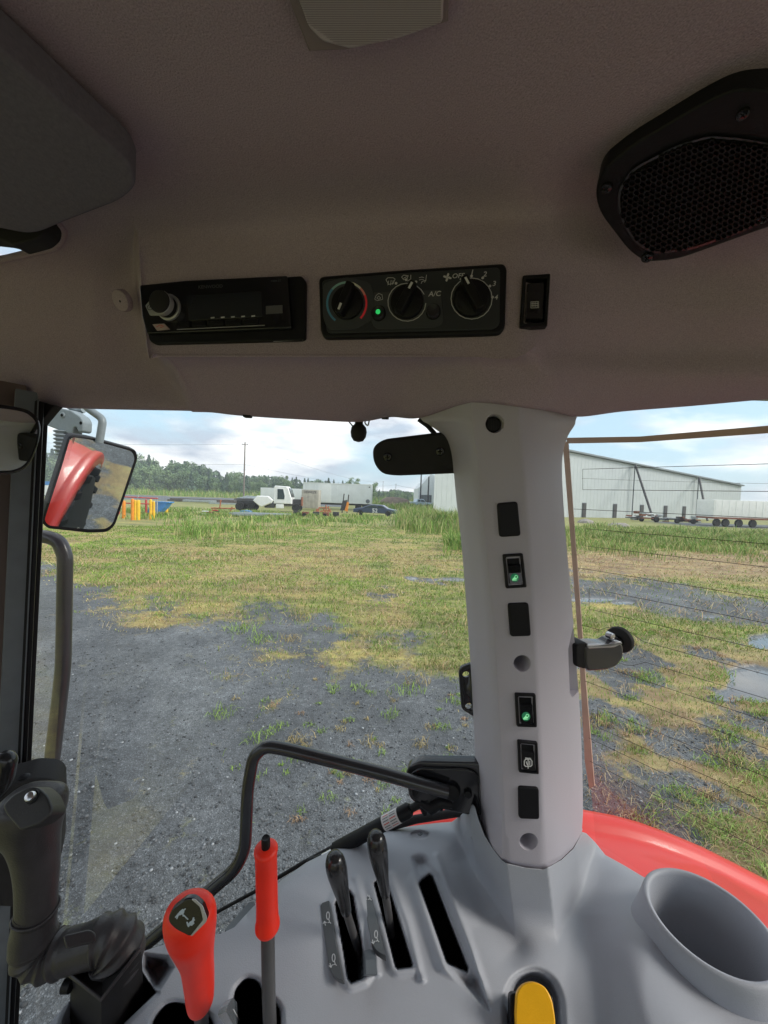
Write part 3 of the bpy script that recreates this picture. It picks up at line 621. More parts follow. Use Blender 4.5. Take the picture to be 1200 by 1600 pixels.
for t in (.335, .985): box('roof_vent', Matrix.Translation(bp_(t-.12 if t < .5 else t, roofz(t)+.35, -1)) @ Matrix.Rotation(math.atan2(bd.y, bd.x), 4, 'Z'), 2.2, 1.2, .5, M_greyp, bld, .05)
def onfac(u): s = (u-600)/FPX; t = (s*bA.y-bA.x)/(bD.x-s*bD.y); return t
for u, ub, lb in ((984, 1022, 'tall thin steel post with long diagonal prop, nearer the middle of the grey building'), (1084, 1106, 'thin steel post with diagonal prop near the right end of the grey building')):
    t = onfac(u); e = empty('propped_post', bp_(t, 0, .4), lb, 'post', 'propped posts against the grey building')
    tube('post', [bp_(t, 0, .4), bp_(t, roofz(t)+.1, .4)], .09, M_greyp, e, 8)
    q = bp_(t, roofz(t)-.05, .45); f = Vector(((ub-600)/FPX*(q.y-7), q.y-7, .0)); tube('prop', [q, f], .17, M_chassis, e, 8)
wb = empty('white_shed', ((668-600)/FPX*96, 96, 0), 'small white gabled shed behind the pickup', 'building')
x0, x1 = (652-600)/FPX*96, (690-600)/FPX*96; V = [(x0, 96, 0), (x1, 96, 0), (x1, 96, 7.2), ((x0+x1)/2, 96, 8.2), (x0, 96, 4.6)]; V2 = [(a, c+14, z) for a, c, z in V]
fixn(mobj('wall', V+V2, [(0, 1, 2, 3, 4), (9, 8, 7, 6, 5), (0, 5, 6, 1), (1, 6, 7, 2), (4, 9, 5, 0), (2, 7, 8, 3), (3, 8, 9, 4)], M_sheetw, wb))
ubox('door', x0+.8, x0+3.4, 95.9, 96.1, 0, 3, M_greyp, wb)
for u, top, lb in ((656, 742, 'left one of the two dark poles by the white shed'), (668, 745, 'right one of the two dark poles by the white shed')):
    d_ = 90; tag(tube('light_pole', [((u-600)/FPX*d_, d_, 0), ((u-600)/FPX*d_, d_, 2.4+(horizon_v(u)-top)*d_/FPX)], [.22, .14], M_chassis, seg=8), lb, 'pole')
# utility poles and wires
def upole(u, top, d, label):
    x = (u-600)/FPX*d; z = 2.4+(horizon_v(u)-top)*d/FPX; e = empty('utility_pole', (x, d, 0), label, 'utility pole')
    tube('pole', [(x, d, -.3), (x+.1, d, z)], [.22, .14], M_pole, e, 8); box('crossarm', Matrix.Translation((x+.1, d, z-.5)), 1.4, .12, .12, M_pole, e)
    for s in (-.6, 0, .6): lathe('insulator', [(.07, 0), (.09, .1), (.05, .2)], Matrix.Translation((x+.1+s, d, z-.42 if s else z)), M_gbeam, e, 8)
    return Vector((x+.1, d, z))
pA = upole(380, 692, 92, 'tall wooden utility pole standing left of the white truck')
pB = upole(597, 752, 330, 'tiny far utility pole right of the box trailer'); pC = upole(-260, 672, 96, 'utility pole beyond the left door post')
pD = upole(617, 756, 300, 'small far utility pole between trailer and pickup'); pE = upole(1500, 690, 60, 'utility pole beyond the rear window')
def wire(a, b, sag, label, r=.022):
    pts = []
    for i in range(25):
        t = i/24; p = a.lerp(b, t); p.z -= 4*sag*t*(1-t); pts.append(p)
    tag(tube('power_line', pts, [max(r, .00022*abs(p.y)) for p in pts], M_chassis, seg=5), label, 'power line')
wire(pC-Vector((0, 0, .4)), pA-Vector((0, 0, .4)), 1.2, 'upper power line left of the near utility pole'); wire(pC-Vector((0, 0, 4.0)), pA-Vector((0, 0, 5.2)), 1.3, 'lower power line left of the near utility pole')
wire(pA-Vector((0, 0, .4)), pB-Vector((0, 0, .4)), 3, 'upper power line running right from the near utility pole'); wire(pA-Vector((0, 0, 5.2)), pD-Vector((0, 0, 1)), 2.5, 'lower power line running right from the near utility pole')
wire(pD-Vector((0, 0, 1)), Vector((60, 260, 8)), 2, 'far thin line passing behind the white shed')
wire(Vector((pE.x, 60, 7.2)), Vector((30.6, 60, 6.2)), .3, 'power line crossing above the semi trailer')

# white cab truck without its bonnet
v = Veh('stripped_truck', 430, 48, 'white day cab truck with its bonnet off and bare rear frame', 'truck', rz=math.radians(4))
v.box('frame', -4.6, 3.0, -.45, .45, .75, 1.05, M_chassis); v.box('frame', -4.6, -1.4, -.5, .5, 1.05, 1.25, M_chassis)
cabp = [(.0, 1.0), (2.15, 1.0), (2.15, 1.7), (1.75, 2.9), (1.5, 3.15), (.15, 3.2), (0, 3.0)]
cb = v.prof('cab', cabp, -1.1, 1.1, M_wpaint, bev=.08)
dp = v.prof('door', [(.35, 1.1), (1.35, 1.1), (1.45, 1.9), (1.2, 2.9), (.35, 2.9)], -1.14, -1.0, M_wpaint, bev=.01); v.prof('window', [(.45, 1.55), (1.28, 1.55), (1.32, 1.95), (1.12, 2.8), (.45, 2.8)], -1.17, -1.1, M_carglass, dp, bev=.005)
v.prof('windscreen', [(2.12, 1.85), (2.19, 1.85), (1.82, 2.95), (1.74, 2.95)], -.95, .95, M_carglass, bev=.01)
v.box('step', .3, 1.2, -1.15, -.8, .45, .95, M_wpaint); v.box('fuel_tank', -1.1, .1, -1.1, -.5, .45, .95, M_chassis, .1); v.box('engine', 2.2, 3.3, -.4, .4, .9, 1.6, M_chassis, .1); v.box('radiator', 3.2, 3.35, -.5, .5, .8, 1.9, M_rust, .02)
v.prof('loose_bonnet', [(-2.4, 1.3), (-1.9, 1.9), (-.6, 1.9), (.0, 1.4), (-.2, 1.05), (-1.3, .55), (-1.7, .7)], -1.5, -1.0, M_wpaint, bev=.1)
for x in (-4.1, -2.75, 2.7):
    v.wheel(x, -.75, .52); v.wheel(x, 1.0, .52)
v.box('deck', -4.9, -2.2, -.6, .6, 1.3, 1.45, M_chassis); v.tube('exhaust', [(-.15, .6, 1.2), (-.15, .6, 3.2)], .07, M_gbeam)
for i in range(4): v.tube('loose_pipe', [(-4.6+i*.3, -.3+i*.2, 1.5+.1*i), (-2.2, -.2+.15*i, 1.55+.06*i)], .06, M_gbeam)
v = Veh('flatbed_trailer', 437, 66, 'low grey box body directly behind the white truck', 'trailer')
v.box('box_body', -3.0, 4.5, -1.2, 1.2, .9, 3.1, M_tpanel, .04); v.box('frame', -3, 4.5, -.5, .5, .6, .9, M_chassis); v.wheel(-2, -.95, .5); v.wheel(3, -.95, .5)
v = Veh('box_trailer', 528, 62, 'long white box trailer with a paler repair panel', 'trailer', rz=math.radians(-3))
v.box('box_body', -5.5, 5.4, -1.25, 1.25, 1.0, 4.1, M_tpanel, .05); v.box('repair_panel', -3.0, -1.0, -1.29, -1.2, 1.15, 3.95, M_tpanel2, .01)
for i in range(13): v.box('body_rib', -5.3+i*.88, -5.26+i*.88, -1.28, -1.2, 1.1, 4.0, M_tpanel, .004)
v.box('top_rail', -5.5, 5.4, -1.3, -1.22, 3.98, 4.12, M_tpanel2, .01); v.box('underframe', -5.2, 5.2, -.6, .6, .7, 1.0, M_chassis)
for z in (3.6, 3.35, 3.1, 2.85): v.box('vent_slat', 3.6, 4.6, -1.3, -1.22, z, z+.07, M_tpanel2, .01)
v.box('corner_lamp', 5.0, 5.2, -1.3, -1.2, 3.6, 3.75, M_chassis, .01)
lathe('spare_cap', [(.3, 0), (.32, .05), (.1, .08)], v.M @ Matrix.Translation((4.9, -1.25, 1.45)) @ Matrix.Rotation(PI/2, 4, 'X'), M_greyp, v.e, 14)
for x in (-3.9, 3.4, 4.5): v.wheel(x, -.9, .5)
v = Veh('shipping_crate', 487, 55, 'short tan container end with dark lettering between truck and trailer', 'container')
v.box('body', -1.3, 1.1, -1, 1, .3, 2.9, M_cont, .03)
for i in range(5): v.box('body_rib', -1.2+i*.5, -1.12+i*.5, -1.05, -.95, .4, 2.2, M_cont, .01)
text('lettering', lambda a, c: v.M @ Vector((a, -1.03, -c)), 'DEWEZE', -.1, -2.55, .34, 0, M_chassis, v.e)
# orange machinery frame, mast and scrap
v = Veh('orange_implement', 505, 47, 'rusty orange implement frame lying in the weeds', 'implement', sc=.75)
for a, c in (((-.8, 0, .3), (.9, 0, .5)), ((-.8, 0, .3), (-.7, .1, 1.0)), ((.5, 0, .4), (.4, 0, 1.4)), ((-.7, .1, .9), (.9, .1, .95)), ((.9, 0, .5), (.8, .1, 1.2)), ((-1.4, -.3, .25), (1.4, -.3, .3))): v.tube('frame_bar', [a, c], .07, M_orange)
for x in (-1.0, .1, 1.1): v.box('bracket', x-.12, x+.12, -.2, .1, .2, .75, M_orange, .02)
v = Veh('forklift_mast', 541, 50, 'black mast with two upright rails in front of the box trailer', 'lift mast')
v.tube('rail', [(-.55, 0, 0), (-.35, 0, 2.5)], .07, M_chassis); v.tube('rail', [(.1, 0, 0), (.25, 0, 2.4)], .07, M_chassis); v.prof('carriage', [(-.8, .3), (-.5, 1.6), (.1, 1.7), (.0, .4)], -.15, .1, M_chassis); v.prof('board', [(-.2, .3), (.1, 1.5), (.35, 1.4), (.2, .2)], -.3, -.2, M_opost)
for x in (-.4, 0): v.box('crossbar', -.5, .2, -.05, .05, .9+x, 1.0+x, M_rust, .01)
for i, (u, d_) in enumerate(((462, 40), (476, 39), (493, 40), (508, 39.5), (524, 41))):
    v = Veh('tyre_and_hub', u, d_, ('leftmost', 'second', 'middle', 'fourth', 'rightmost')[i]+' in the row of old hubs in the weeds before the trailer', 'axle hub', group='old hubs lying in the weeds')
    v.wheel(0, 0, .2, .25, M_chassis); v.box('block', -.3, .35, .1, .5, .1, .5, M_rust if i % 2 else M_chassis, .04)
# dark blue car no. 52
v = Veh('race_car', 587, 46, 'dark blue saloon car with a white number on its door', 'car', rz=math.radians(-8), sc=1.0)
v.prof('body', [(-2.6, .35), (2.5, .3), (2.55, .75), (1.5, .92), (.9, 1.3), (-.5, 1.34), (-1.5, .98), (-2.55, .78)], -.9, .9, M_carblue, bev=.1)
v.prof('side_window', [(-1.25, .98), (-.45, 1.26), (.25, 1.26), (.25, .96)], -.93, -.8, M_carglass, bev=.01); v.prof('side_window', [(.35, .96), (.35, 1.26), (.85, 1.22), (1.3, .95)], -.93, -.8, M_carglass, bev=.01)
v.prof('windscreen', [(-1.55, 1.0), (-.55, 1.36), (-.5, 1.33), (-1.45, .98)], -.75, .75, M_carglass, bev=.01)
text('number', lambda a, c: v.M @ Vector((a, -.945, -c)), '52', .05, -.62, .5, 0, M_wpaint, v.e)
for x in (-1.7, 1.6): v.wheel(x, -.7, .33)
v.box('bumper', 2.45, 2.62, -.8, .8, .35, .6, M_carblue, .04)
# silver pickup
v = Veh('pickup_truck', 653, 88, 'silver blue pickup truck parked beside the shed', 'pickup', rz=math.radians(14), sc=1.05)
v.prof('body', [(-3.0, .5), (2.9, .45), (2.95, 1.0), (2.6, 1.15), (1.5, 1.2), (.9, 1.85), (-.55, 1.9), (-.8, 1.25), (-3.0, 1.25)], -1, 1, M_pick, bev=.1)
v.prof('side_window', [(-.45, 1.3), (-.4, 1.75), (.15, 1.78), (.15, 1.28)], -1.03, -.9, M_carglass, bev=.01); v.prof('side_window', [(.25, 1.28), (.25, 1.78), (.8, 1.72), (1.2, 1.25)], -1.03, -.9, M_carglass, bev=.01); v.prof('windscreen', [(1.5, 1.22), (.95, 1.84), (1.0, 1.87), (1.58, 1.24)], -.85, .85, M_carglass, bev=.01)
v.box('headlight', 2.85, 2.98, -.95, -.6, .85, 1.05, M_wpaint, .02); v.box('grille', 2.9, 3.0, -.5, .5, .6, 1.0, M_chassis, .02)
for x in (-1.9, 1.9): v.wheel(x, -.8, .42)
# dirt mound
def lump(name, x, y, rx, ry, rz, m, label, cat, seed=0, sub=3, kind=None):
    g = np.random.default_rng(seed); bm = bmesh.new(); bmesh.ops.create_icosphere(bm, subdivisions=sub, radius=1)
    for q in bm.verts:
        c = q.co.copy(); k = .8+.4*float(fbm(np.array([c.x*1.7+seed]), np.array([c.y*1.7+c.z*2]), 3)[0]); q.co = Vector((x+c.x*rx*k, y+c.y*ry*k, max(c.z, -.3)*rz*k))
    me = bpy.data.meshes.new(name); bm.to_mesh(me); bm.free(); me.materials.append(m); o = bpy.data.objects.new(name, me); COL.objects.link(o); return tag(o, label, cat, kind=kind)
lump('dirt_mound', (616-600)/FPX*85, 85, 4, 3, 2.3, M_dirt, 'brown dirt mound between the trailer and the pickup', 'mound', 5)
lump('flat_rock', (916-600)/FPX*46, 46, 1.0, .8, .5, M_rock, 'left one of two flat rocks on the grass before the grey building', 'rock', 8, 2)
lump('flat_rock', (968-600)/FPX*41, 41, 1.2, .8, .45, M_rock, 'right one of two flat rocks on the grass before the grey building', 'rock', 9, 2)
# painted posts
PB = 31.0
for i, (u, w, top, bot, m, lb) in enumerate(((193, 5, 783, 807, M_opost, 'dull orange post at the left end by the mirror edge'), (206.5, 4.6, 780, 810, M_opost, 'orange post, first of the tight trio'), (210.8, 4, 782, 810, M_oyellow, 'amber post in the middle of the tight trio'),
        (215.5, 5.5, 782, 810, M_oyellow, 'broad yellow post, right one of the tight trio'), (227.8, 3, 781, 802, M_redpost, 'red post between the trio and the yellow pair'), (235, 4, 781, 809, M_oyellow, 'left post of the yellow pair'), (239.8, 4, 784, 809, M_oyellow, 'right post of the yellow pair'),
        (260, 4.5, 784, 800, M_oyellow, 'single yellow post right of the blue sheet'))):
    d_ = 2.4*FPX/(bot+3-horizon_v(u)); x = (u-600)/FPX*d_; e = empty('painted_post', (x, d_, 0), lb, 'post', 'orange and yellow painted posts'); zt = 2.4-(top-horizon_v(u))*d_/FPX; rr_ = w*d_/FPX/2
    lathe('post', [(rr_, -.1), (rr_, zt-.08)], Matrix.Translation((x, d_, 0)), m, e, 14); lathe('cap', [(rr_*1.04, zt-.08), (rr_*.9, zt), (rr_*.3, zt+.04)], Matrix.Translation((x, d_, 0)), m, e, 14)
v = Veh('pipe_rack', 204, 33, 'red and grey pipe rack frame behind the painted posts', 'rack')
for a, c in (((-1.0, 0, 0), (-1, 0, 1.6)), ((.6, 0, 0), (.6, 0, 1.7)), ((-1, 0, 1.0), (2.0, 0, 1.0)), ((-1, 0, 1.55), (2.3, 0, 1.5)), ((2.2, .1, 0), (2.2, .1, 1.6))): v.tube('rack_bar', [a, c], .05, M_redpost if a[0] == -1 else M_gbeam)
v = Veh('blue_skip', 252, 34, 'blue sheet metal skip behind the yellow posts', 'skip', sc=.8); v.prof('body', [(-1.3, .3), (-.9, 1.45), (1.0, 1.45), (.5, .8), (-.2, .1)], -.5, .5, M_blue); v.box('rim', -1.0, 1.1, -.55, .55, 1.4, 1.52, M_blue, .02)
v = Veh('scrap_heap', 330, 35, 'small heap of red and white scrap metal in the grass', 'scrap')
for i in range(10):
    x, z = random.uniform(-.6, .6), random.uniform(.1, .55); v.box('scrap_piece', x-.25, x+.25, -.15+i*.03, .1+i*.03, z, z+.08, (M_redpost, M_redpost, M_wpaint, M_chassis)[i % 4], .01)
v = Veh('orange_plough', 349, 40, 'orange plough frame lying in yellow weeds', 'plough')
for a, c in (((-1.3, 0, .5), (1.2, 0, .55)), ((-.4, 0, .5), (-.3, 0, 1.4)), ((.7, 0, .2), (.9, 0, .7)), ((-1, .2, .2), (-.9, 0, .6))): v.tube('frame_bar', [a, c], .07, M_orange)
v = Veh('blue_tarp', 385, 40, 'folded blue tarp on the ground by the truck wheel', 'tarp'); v.prof('sheet', [(-.6, 0), (-.55, .35), (-.1, .42), (.5, .34), (.6, .02)], -.3, .3, M_blue)
v = Veh('beam_stack', 408, 36, 'pale grey steel beams lying in the grass before the truck', 'steel beams')
for i in range(5): v.box('beam', -2.8+i*.3, 3.0-.1*i, -.6+i*.26, -.42+i*.26, .12+.05*(i % 2), .36+.05*(i % 2), M_gbeam, .02)
v = Veh('timber_stack', 318, 72, 'long stack of dark timber beside the road', 'timber stack')
for i in range(9): v.box('timber', -6.2+.4*(i % 3), 6.6-.5*(i % 4), -1.2+.3*i, -.95+.3*i, .1+.22*(i % 2), .4+.22*(i % 2), M_wood, .02)
v = Veh('steel_bundle', 312, 66, 'bright steel sections lying in front of the dark timber', 'steel bundle')
for i in range(4): v.box('section', -2.7, 2.6, -.6+.3*i, -.35+.3*i, .25, .6, M_gbeam, .02)
v = Veh('long_barrier', 352, 60, 'long thin grey barrier rail lying right of the steel bundle', 'rail'); v.box('rail', -2.6, 4, -.1, .1, .2, .45, M_gbeam, .02)
v = Veh('parked_van', 72, 70, 'white and blue van glimpsed between door post and mirror', 'van'); v.box('body', -2.4, 2.4, -1, 1, .4, 2.2, M_wpaint, .15); v.box('roof_rack', -2.4, 2.2, -.9, .9, 2.25, 2.9, M_blue, .05); v.wheel(-1.5, -.8, .4); v.wheel(1.5, -.8, .4)
# semi trailer and old chassis by the building
v = Veh('semi_trailer', 1175, 50, 'white semi trailer parked at the right of the grey building', 'trailer', rz=math.radians(4))
v.box('box_body', -6.6, 8, -1.25, 1.25, 1.2, 3.4, M_wpaint, .05); v.box('lower_rail', -6.6, 8, -1.3, 1.2, .98, 1.2, M_rust, .02); v.box('landing_leg', 3.2, 3.4, -1, -.8, 0, 1, M_chassis)
for i in range(16): v.box('body_rib', -6.4+i*.92, -6.36+i*.92, -1.28, -1.2, 1.25, 3.3, M_wpaint, .004)
for x in (-5.9, -4.7, -2.9, -1.0): v.wheel(x, -.9, .5, rim=M_gbeam)
for i, (u, d_) in enumerate(((995, 56), (1018, 55), (1050, 54), (1075, 54))):
    v = Veh('old_chassis', u, d_, ('pale tangle of scrap under the first post prop', 'low scrap frame with white drum before the building', 'dark truck axle before the grey building', 'dark wheels at the nose of the semi trailer')[i], 'scrap')
    for j in range(11):
        x = random.uniform(-1.4, 1.4); z = random.uniform(.1, 1.2 if i < 2 else .7); v.box('scrap_piece', x-.3, x+.3, -.3, .3, z, z+random.uniform(.1, .4), (M_gbeam, M_rust, M_chassis, M_wpaint)[(j+(0 if i < 2 else 2)) % (4 if i < 2 else 3)], .03)
    v.wheel(.3, -.5, .36, rim=M_chassis)
    v.box('frame', -1.5, 1.5, -.4, .3, .45, .62, M_rust if i % 2 else M_chassis, .03)

hm = bpy.data.materials.new('haze'); hm.use_nodes = True; hm.node_tree.nodes.clear(); ho = hm.node_tree.nodes.new('ShaderNodeOutputMaterial'); hv_ = hm.node_tree.nodes.new('ShaderNodeVolumePrincipled')
hv_.inputs['Color'].default_value = (.86, .93, 1, 1); hv_.inputs['Density'].default_value = .0010; hm.node_tree.links.new(hv_.outputs[0], ho.inputs['Volume'])
hz_ = ubox('haze', -420, 420, -260, 420, -1.2, 26, hm); hz_['kind'] = 'stuff'; hz_['label'] = 'thin pale summer haze over the yard and the far trees'
# ================================================================ THE CAB
ROOFZ = 2.4+.30
def droof(u, v, z=ROOFZ):
    r = ray(u, v); return (z-EYE.z)/r.z
PANEL = Plane(P(230, 445, .46), P(790, 420, .395), P(500, 540, .43))
def dpanel(u, v): r = ray(u, v); return (PANEL.o-EYE).dot(PANEL.n)/r.dot(PANEL.n)
def cr(p0, p1, p2, p3, t): return .5*((2*p1)+(-p0+p2)*t+(2*p0-5*p1+4*p2-p3)*t*t+(-p0+3*p1-3*p2+p3)*t**3)
def dense(Pg, su, sv):
    """Catmull-Rom refinement of a control net (rows x cols x 3)"""
    def one(A, s):
        A = np.concatenate([2*A[:1]-A[1:2], A, 2*A[-1:]-A[-2:-1]]); out = []
        for i in range(1, len(A)-2):
            for k in range(s): out.append(cr(A[i-1], A[i], A[i+1], A[i+2], k/s))
        out.append(A[-2]); return np.array(out)
    return np.swapaxes(one(np.swapaxes(one(Pg, sv), 0, 1), su), 0, 1)
# column: (u for each row)   rows: far-roof, roof, roof, roof, shoulder, face top, face bottom, lip, header edge, return
def hcol(us, vs, ds): return [P(u, v, d) for u, v, d in zip(us, vs, ds)]
cols = []
def left_col(u, e, us=None):
    us = us or [u]*10; us = us[:7]+[(us[6]*.7+us[7]*.3)]+us[7:]
    vs = [-1500, -350, 0, 190, 320, 420, 500, 550, 592, e, e-14]
    return hcol(us, vs, [droof(us[0], vs[0]), droof(us[1], vs[1]), droof(us[2], vs[2]), droof(us[3], vs[3]), droof(us[4], vs[4])*1.0, .515, .552, .575, .590, .604, .68])
def lump_col(u, e, us=None, de=.57, vt=395, vb=545):
    us = us or [u]*10; us = us[:7]+[(us[6]*.7+us[7]*.3)]+us[7:]; vs = [-1500, -350, 0, 190, 322, vt, vb, vb+8, vb+28, e, e-14]
    ds = [droof(us[0], vs[0]), droof(us[1], vs[1]), droof(us[2], vs[2]), droof(us[3], vs[3]), min(droof(us[4], vs[4]), dpanel(us[4], vs[4])-.004), dpanel(us[5], vt), dpanel(us[6], vb), dpanel(us[7], vb)+.004, min(dpanel(us[8], vb)+.05, de-.03), de, de+.08]
    return hcol(us, vs, ds)
cols += [left_col(-700, 575), left_col(-300, 595), left_col(-60, 608), left_col(20, 618), left_col(80, 634), left_col(140, 638)]
cols += [left_col(0, 641, [200, 200, 200, 200, 200, 206, 222, 258, 290, 290])]
cols += [lump_col(0, 642, [216, 216, 216, 216, 214, 214, 229, 268, 300, 300], de=.578)]
cols += [lump_col(0, 643, [250, 250, 250, 250, 248, 240, 250, 290, 330, 330], de=.575)]
cols += [lump_col(380, 648), lump_col(480, 654), lump_col(560, 657), lump_col(610, 650, de=.56), lump_col(655, 651, de=.53)]
cols += [lump_col(735, 629, de=.462), lump_col(812, 635, de=.458)]
def right_col(u, e, ds): vs = [-1500, -350, 0, 190, 322, 410, 490, 545, 592, e, e-14]; ds = ds[:2]+[ds[1]*.4+ds[2]*.6, ds[2]*.6+ds[3]*.4]+ds[3:]; return hcol([u]*11, vs, [droof(u, vs[0]), droof(u, vs[1]), droof(u, vs[2]), droof(u, vs[3])]+ds)
cols += [right_col(862, 642, [.385, .402, .418, .44, .487, .56]), right_col(905, 650, [.39, .41, .44, .462, .52, .6]), right_col(975, 642, [.385, .42, .458, .482, .54, .62]), right_col(1080, 634, [.37, .425, .462, .48, .53, .61]),
         right_col(1220, 622, [.35, .40, .44, .46, .505, .59]), right_col(1450, 605, [.33, .38, .42, .44, .48, .56]), right_col(1900, 590, [.30, .35, .39, .41, .45, .53])]
net = np.array([[list(p) for p in c] for c in cols]).swapaxes(0, 1)
D = dense(net, 22, 22); nr, nc = D.shape[:2]
hu, hv, _ = project(D.reshape(-1, 3)); HOLE = [(-400, 330), (0, 333), (60, 342), (88, 345), (99, 360), (97, 374), (85, 388), (44, 398), (10, 404), (-400, 470)]
F = grid_faces_np(nr, nc); cu = hu[F].mean(1); cv2 = hv[F].mean(1); F = F[sdf(HOLE, cu, cv2) > 0]
headliner = big('headliner', D.reshape(-1, 3), F, M_liner, smooth=True)
tag(headliner, 'brown grey felt headliner with the moulded console bulge over the side window', 'headliner')
hv3 = D.reshape(-1, 3); rim_ = [Vector(hv3[int(np.argmin((hu-a)**2+(hv-c)**2))]) for a, c in ((75, 343), (88, 345), (96, 353), (99, 361), (97, 374), (85, 388), (64, 393), (44, 398), (10, 404), (-40, 412), (-100, 422))]
tube('opening_rim', rim_, .0042, M_liner, headliner, 12, .01)
# roof over the driver and the rest of the cab, so that daylight comes in only through the windows
roof = ubox('cab_roof', -1.05, 1.1, -1.15, .50, ROOFZ+.10, ROOFZ+.18, M_liner); tag(roof, 'tractor cab roof closing the headliner from above', 'roof')
ubox('roof_skirt', -1.05, 1.1, -1.15, -1.05, ROOFZ-.06, ROOFZ+.098, M_liner, roof); ubox('roof_front', -.50, 1.1, .501, .66, ROOFZ+.10, ROOFZ+.18, M_liner, roof); ubox('roof_skirt', -.50, 1.1, .665, .72, ROOFZ-.10, ROOFZ+.098, M_paintb, roof)
ubox('roof_skirt', -1.05, -1.0, -1.045, .50, ROOFZ-.05, ROOFZ+.098, M_liner, roof); ubox('roof_skirt', 1.05, 1.1, -1.045, .66, ROOFZ-.05, ROOFZ+.098, M_liner, roof)
fl = ubox('cab_floor', -1.0, .95, -1.0, .55, .95, 1.0, M_blackm); tag(fl, 'black cab floor under the side console', 'floor')
ubox('unseen_side_wall', -1.0, .9, -1.1, -1.0, .95, 1.3, M_console, fl); ubox('unseen_rear_wall', .85, .9, -.99, .30, 1.01, 1.4, M_console, fl)  # unseen low walls, put in to limit daylight entering from below
st = empty('driver_seat', (.15, -.45, 1.0), 'black driver seat behind the camera', 'seat')
ubox('seat', -.1, .4, -.55, -.06, 1.45, 1.6, M_blackm, st, .04); ubox('backrest', .36, .5, -.55, -.06, 1.6, 2.15, M_blackm, st, .04); ubox('seat_base', 0, .3, -.5, -.1, 1.0, 1.44, M_blackm, st)
# visor pad and the dark hinge cover at the upper left
VIS = plane_n(P(60, 200, .30), Vector((0.06, -.10, -1)))
vis = plate('sun_visor', VIS, rround([(-500, -420), (-40, 0), (205, 228), (216, 262), (190, 288), (95, 326), (52, 345), (-20, 330), (-500, 240)], 34, 6), -.01, .016, M_visor, bev=9, steps=5)
tag(vis, 'dark grey padded sun visor folded up at the upper left corner', 'sun visor')
HC = Plane(P(60, 350, .42), P(0, 350, .42), P(40, 395, .425))
hc = plate('visor_hinge', HC, rround([(-300, 320), (0, 330), (84, 345), (97, 362), (95, 376), (82, 388), (45, 398), (38, 392), (25, 388), (-10, 384), (-300, 372)], 6), 0, .02, M_blackm, bev=3)
tag(hc, 'black rounded cover poking out beneath the sun visor', 'hinge cover')
# felt cap
CP = Plane(P(183, 470, .512), P(203, 472, .507), P(183, 490, .522))
CP.o = CP.o-CP.n*.004; e = empty('felt_plug', CP.hit(183, 470), 'small round felt covered cap left of the radio', 'cap')
disc('cap', CP, 183, 470, 16, -.012, -.0035, M_liner, e); disc('pin_hole', CP, 184, 471, 1.8, -.004, -.0032, M_void, e, seg=10)
# dome lamp
DL = plane_n(P(580, 40, .236), Vector((0, -.12, -1)))
e = empty('dome_lamp', DL.hit(580, 20), 'ribbed grey dome lamp on the headliner at the top edge', 'ceiling light')
plate('housing', DL, [(424, -60), (482, 90), (540, 88), (625, 70), (700, 44), (702, -60)], -.03, -.004, mat('lamp_housing', (.22, .18, .18), .6), e, bev=4)
plate('lens', DL, rround([(452, -60), (466, 0), (482, 44), (503, 66), (548, 78), (625, 61), (692, 37), (694, -60)], 8), -.012, .0, M_lens, e, bev=4)
for i in range(26):
    a = -22+i*3.6; strokes('lens_rib_shade', DL, [[(466+max(0, a)*.42, a), (689, a)]] if a < 36 else [[(481+(a-36)*1.4, a), (689-(a-36)*3.4, a)]], 1.0, .0004, mat('rib_shade', (.22, .19, .20), .5), e)  # flat darker strokes stand in for the shade between lens ribs
# loudspeaker
SPK = Plane(P(940, 285, .345), P(1200, 125, .262), P(1030, 398, .392))
e = empty('loudspeaker', SPK.hit(1090, 260), 'black round cornered loudspeaker with honeycomb grille on the headliner', 'loudspeaker')
SO = [(1150, 118), (1200, 120), (1330, 150), (1390, 230), (1340, 300), (1205, 338), (1060, 392), (1010, 396), (985, 378), (940, 318), (932, 285), (944, 250), (985, 212), (1100, 142)]
plate('frame', SPK, rround(SO, 26, 5), -.015, .012, M_black, e, bev=5, steps=4)
IN = [(1090, 168), (1170, 178), (1240, 215), (1265, 260), (1245, 300), (1180, 330), (1090, 362), (1010, 370), (985, 345), (966, 300), (968, 262), (1000, 220)]
IN = [(1160, 196), (1215, 205), (1255, 235), (1262, 275), (1235, 305), (1160, 342), (1085, 370), (1025, 378), (995, 360), (972, 318), (970, 280), (992, 245), (1060, 208), (1110, 192)]
plate('grille_back', SPK, rround(IN, 14, 4), .0125, .0135, M_void, e, bev=1)
V = []; Fc = []
cs, sn = math.cos(-.42), math.sin(-.42); pit = 9.6; polyn = rround(IN, 14, 4)
cand = [(1115+i*pit*cs+(j % 2)*pit/2*cs-j*pit*.866*sn*-1*-1, 282+(i*pit+(j % 2)*pit/2)*sn+j*pit*.866*cs) for i in range(-20, 21) for j in range(-14, 15)]
cu_ = np.array([c[0] for c in cand]); cvv = np.array([c[1] for c in cand]); ins = sdf(polyn, cu_, cvv) < -4
for (a, c), ok_ in zip(cand, ins):
    if not ok_: continue
    k = len(V)
    for rr_, h_ in ((5.6, .0138), (5.6, .0158), (4.0, .0158), (4.0, .0138)):
        for q in range(6): th = q*PI/3+PI/6-.42; V.append(SPK.hit(a+rr_*math.cos(th), c+rr_*math.sin(th), h_))
    for L_ in range(3):
        for q in range(6): q2 = (q+1) % 6; Fc.append((k+L_*6+q, k+L_*6+q2, k+L_*6+6+q2, k+L_*6+6+q))
g_ = mobj('grille', V, Fc, M_black, e); g_['kind'] = 'stuff'
